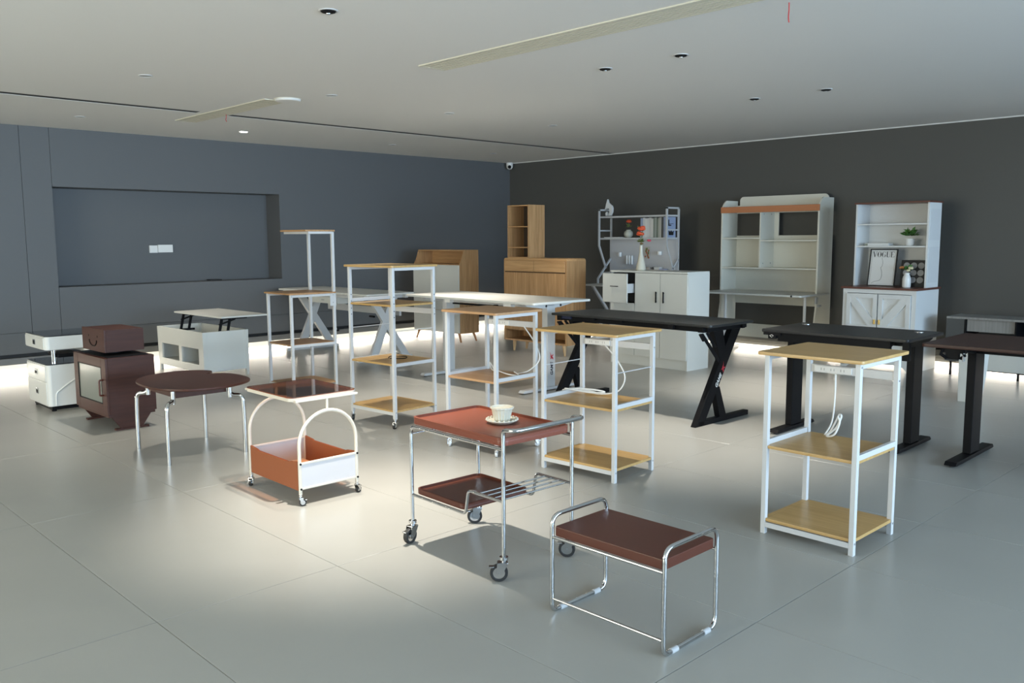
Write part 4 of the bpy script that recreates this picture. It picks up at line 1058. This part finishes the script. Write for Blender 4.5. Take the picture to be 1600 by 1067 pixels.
# things on the farmhouse cabinet
def letters(parent, mat, o, s, depth):
    """VOGUE in high-contrast serif capitals, drawn on the x = const plane; reading direction -y"""
    m = MB(); W_, H_ = s*.72, s
    adv = [0]
    def poly(pts, dx): m.prism([(o[1]-(dx+u)*1.0, o[2]+v) for u, v in pts], 'x', o[0]-depth, o[0])
    x = 0
    # V
    poly([(0, H_), (.16*s, H_), (.40*s, .12*s), (.34*s, 0), (.30*s, 0)], x); poly([(.62*s, H_), (.66*s, H_), (.37*s, 0), (.33*s, .02*s)], x)
    poly([(-.05*s, H_), (.24*s, H_), (.24*s, H_-.03*s), (-.05*s, H_-.03*s)], x); poly([(.52*s, H_), (.74*s, H_), (.74*s, H_-.03*s), (.52*s, H_-.03*s)], x); x += .78*s
    # O
    def ring(dx, a0, a1, rx, ry, thick, thin, n=22):
        cx_, cy_ = rx, H_/2
        for k in range(n):
            A, B = math.radians(a0+(a1-a0)*k/n), math.radians(a0+(a1-a0)*(k+1)/n)
            def pp(a, f):
                tt = (thick*abs(math.cos(a))**1.6 + thin)*f
                return (cx_+(rx-tt)*math.cos(a), cy_+(ry-tt*.7)*math.sin(a))
            poly([pp(A, 0), pp(B, 0), pp(B, 1), pp(A, 1)], dx)
    ring(x, 0, 360, .36*s, H_/2, .17*s, .02*s); x += .80*s
    # G
    ring(x, 50, 310, .36*s, H_/2, .17*s, .02*s); poly([(.54*s, .08*s), (.66*s, .08*s), (.66*s, .42*s), (.54*s, .42*s)], x); poly([(.44*s, .42*s), (.74*s, .42*s), (.74*s, .45*s), (.44*s, .45*s)], x); poly([(.62*s, .66*s), (.65*s, .66*s), (.65*s, .95*s), (.62*s, .95*s)], x); x += .82*s
    # U
    poly([(.05*s, H_), (.20*s, H_), (.20*s, .22*s), (.05*s, .22*s)], x); poly([(.60*s, H_), (.64*s, H_), (.64*s, .22*s), (.60*s, .22*s)], x)
    poly([(.05*s, .22*s), (.20*s, .22*s), (.26*s, .06*s), (.42*s, .03*s), (.58*s, .12*s), (.60*s, .22*s), (.64*s, .22*s), (.60*s, .07*s), (.42*s, -.01*s), (.20*s, .0), (.09*s, .08*s)], x)
    poly([(-.02*s, H_), (.27*s, H_), (.27*s, H_-.03*s), (-.02*s, H_-.03*s)], x); poly([(.52*s, H_), (.72*s, H_), (.72*s, H_-.03*s), (.52*s, H_-.03*s)], x); x += .78*s
    # E
    poly([(.05*s, 0), (.20*s, 0), (.20*s, H_), (.05*s, H_)], x); poly([(-.02*s, H_), (.58*s, H_), (.58*s, H_-.035*s), (-.02*s, H_-.035*s)], x); poly([(-.02*s, 0), (.62*s, 0), (.62*s, .035*s), (-.02*s, .035*s)], x)
    poly([(.2*s, .49*s), (.46*s, .49*s), (.46*s, .52*s), (.2*s, .52*s)], x); poly([(.55*s, .0), (.62*s, .0), (.64*s, .24*s), (.61*s, .24*s)], x); poly([(.52*s, H_), (.58*s, H_), (.60*s, .78*s), (.57*s, .78*s)], x)
    return m.build('title_lettering', mat, parent), x
t = thing('framed_poster', 'black-framed line drawing poster titled in serif capitals leaning in the hutch', 'poster', (9.36, 3.775, zt))
t.rotation_euler = (0, math.radians(10), 0)
w, h = .295, .405
MB().box(0, 0, 0, .014, .012, h).box(0, w-.012, 0, .014, w, h).box(0, .012, 0, .014, w-.012, .012).box(0, .012, h-.012, .014, w-.012, h).build('frame', INK, t)
MB().box(.006, .012, .012, .012, w-.012, h-.012).build('sheet', PAPER, t)
letters(t, INK, (.0055, w-.032, h-.090), .060, .0008)
fl = [(.005, .165, .31), (.005, .15, .27), (.005, .152, .22), (.005, .165, .20), (.005, .150, .16), (.005, .148, .10), (.005, .165, .065), (.005, .22, .05), (.005, .25, .03)]
MB().tube(smooth_path(fl, 4), .0012, n=4).tube([(.0052, .024, .024), (.0052, w-.024, .024), (.0052, w-.024, h-.024), (.0052, .024, h-.024)], .0009, closed=True, n=4).build('line_drawing', INK, t)
t = thing('framed_print', 'square black print with rows of grey discs leaning in the hutch', 'picture', (9.40, 3.472, zt))
t.rotation_euler = (0, math.radians(8), 0)
w, h = .265, .285
MB().box(0, 0, 0, .014, w, h, .002).build('panel', INK, t)
for r_ in range(3):
    for c_ in range(3):
        dsk = MB().cyl((0, 0, 0), (-.0015, 0, 0), .033, 20).build('disc', plain('disc_grey', (.30+.05*((r_+c_) % 2),)*3, .6), t)
        dsk.location = (0, .058+.074*c_, .075+.076*r_)
t = thing('vase', 'white milk-bottle vase with orange and cream flowers in front of the disc print', 'vase', (9.32, 3.63, zt))
MB().lathe([(.036, 0), (.042, .008), (.042, .09), (.034, .115), (.026, .135), (.029, .15), (.022, .15), (.02, .13)], n=20).build('body', WCERAMIC, t)
leaves(t, (0, 0, .18), .06, 34, GREEN, .04)
blossom(t, (0, .055, .205), .024, PEACH); blossom(t, (-.02, -.045, .20), .026, YELLOW); blossom(t, (-.02, -.02, .175), .02, YELLOW)
t = thing('potted_plant', 'bushy green plant in a small white pot on the hutch middle shelf', 'plant', (9.43, 3.66, 1.30))
MB().lathe([(.035, 0), (.045, .015), (.047, .065), (.05, .075), (.044, .076), (.038, .05)], n=20).build('pot', WCERAMIC, t)
leaves(t, (0, 0, .105), .085, 90, GREEN, .045)
leaves(t, (0, 0, .12), .075, 30, plain('bright_leaf', (.13, .28, .06), .55), .04, name='young_leaves')
t = thing('folded_book', 'flat white book lying at the left end of the hutch middle shelf', 'book', (9.38, 3.86, 1.30))
MB().box(0, 0, 0, .12, .26, .028, .004).build('cover', PAPER, t)
MB().box(-.001, .225, .002, .0, .26, .024).build('spine_label', plain('sage_label', (.25, .28, .22), .6), t)

# ------------------------------------------------------------------ low media console at the right edge
t = thing('media_console', 'low anthracite media console with grey wood panel and white drawers at the right edge', 'console', (9.25, 1.25, 0))
w, d = .40, 1.94
MB().box(0, 0, .575, w, d, .597, .002).build('top', GREYWOOD, t)
MB().box(.004, d-.17, .145, w, d, .575).build('end_cabinet', ANTH, t)
MB().box(.004, d-.185, .40, w, d-.17, .575).box(.004, d-.64, .40, w, d-.625, .575).box(.0, .0, .385, w, d-.17, .40).box(.004, 0, .40, w, .015, .575).box(w-.01, .015, .40, w, d-.64, .575).build('divider', BLACK, t)
MB().box(.03, d-.622, .455, .05, d-.188, .572).build('grey_flap', GREYWOOD, t)
MB().box(.05, d-.62, .40, w, d-.19, .41).build('niche_floor', ANTH, t)
for y0, y1 in ((0, .588), (.592, 1.178), (1.182, 1.77)):
    MB().box(-.012, y0, .082, .004, y1, .385, .002).build('drawer', WBOARD, t)
MB().box(.004, 0, .072, w, d-.17, .385).build('lower_case', BLACK, t)
for x in (.04, w-.04):
    for y in (.10, .70, 1.27, d-.05):
        top_ = .145 if y > d-.1 else .072
        MB().bar((x, y, 0), (x, y, top_), .018, .018).box(x-.012, y-.05, top_-.008, x+.012, y+.012, top_).build('leg', BLACK, t)
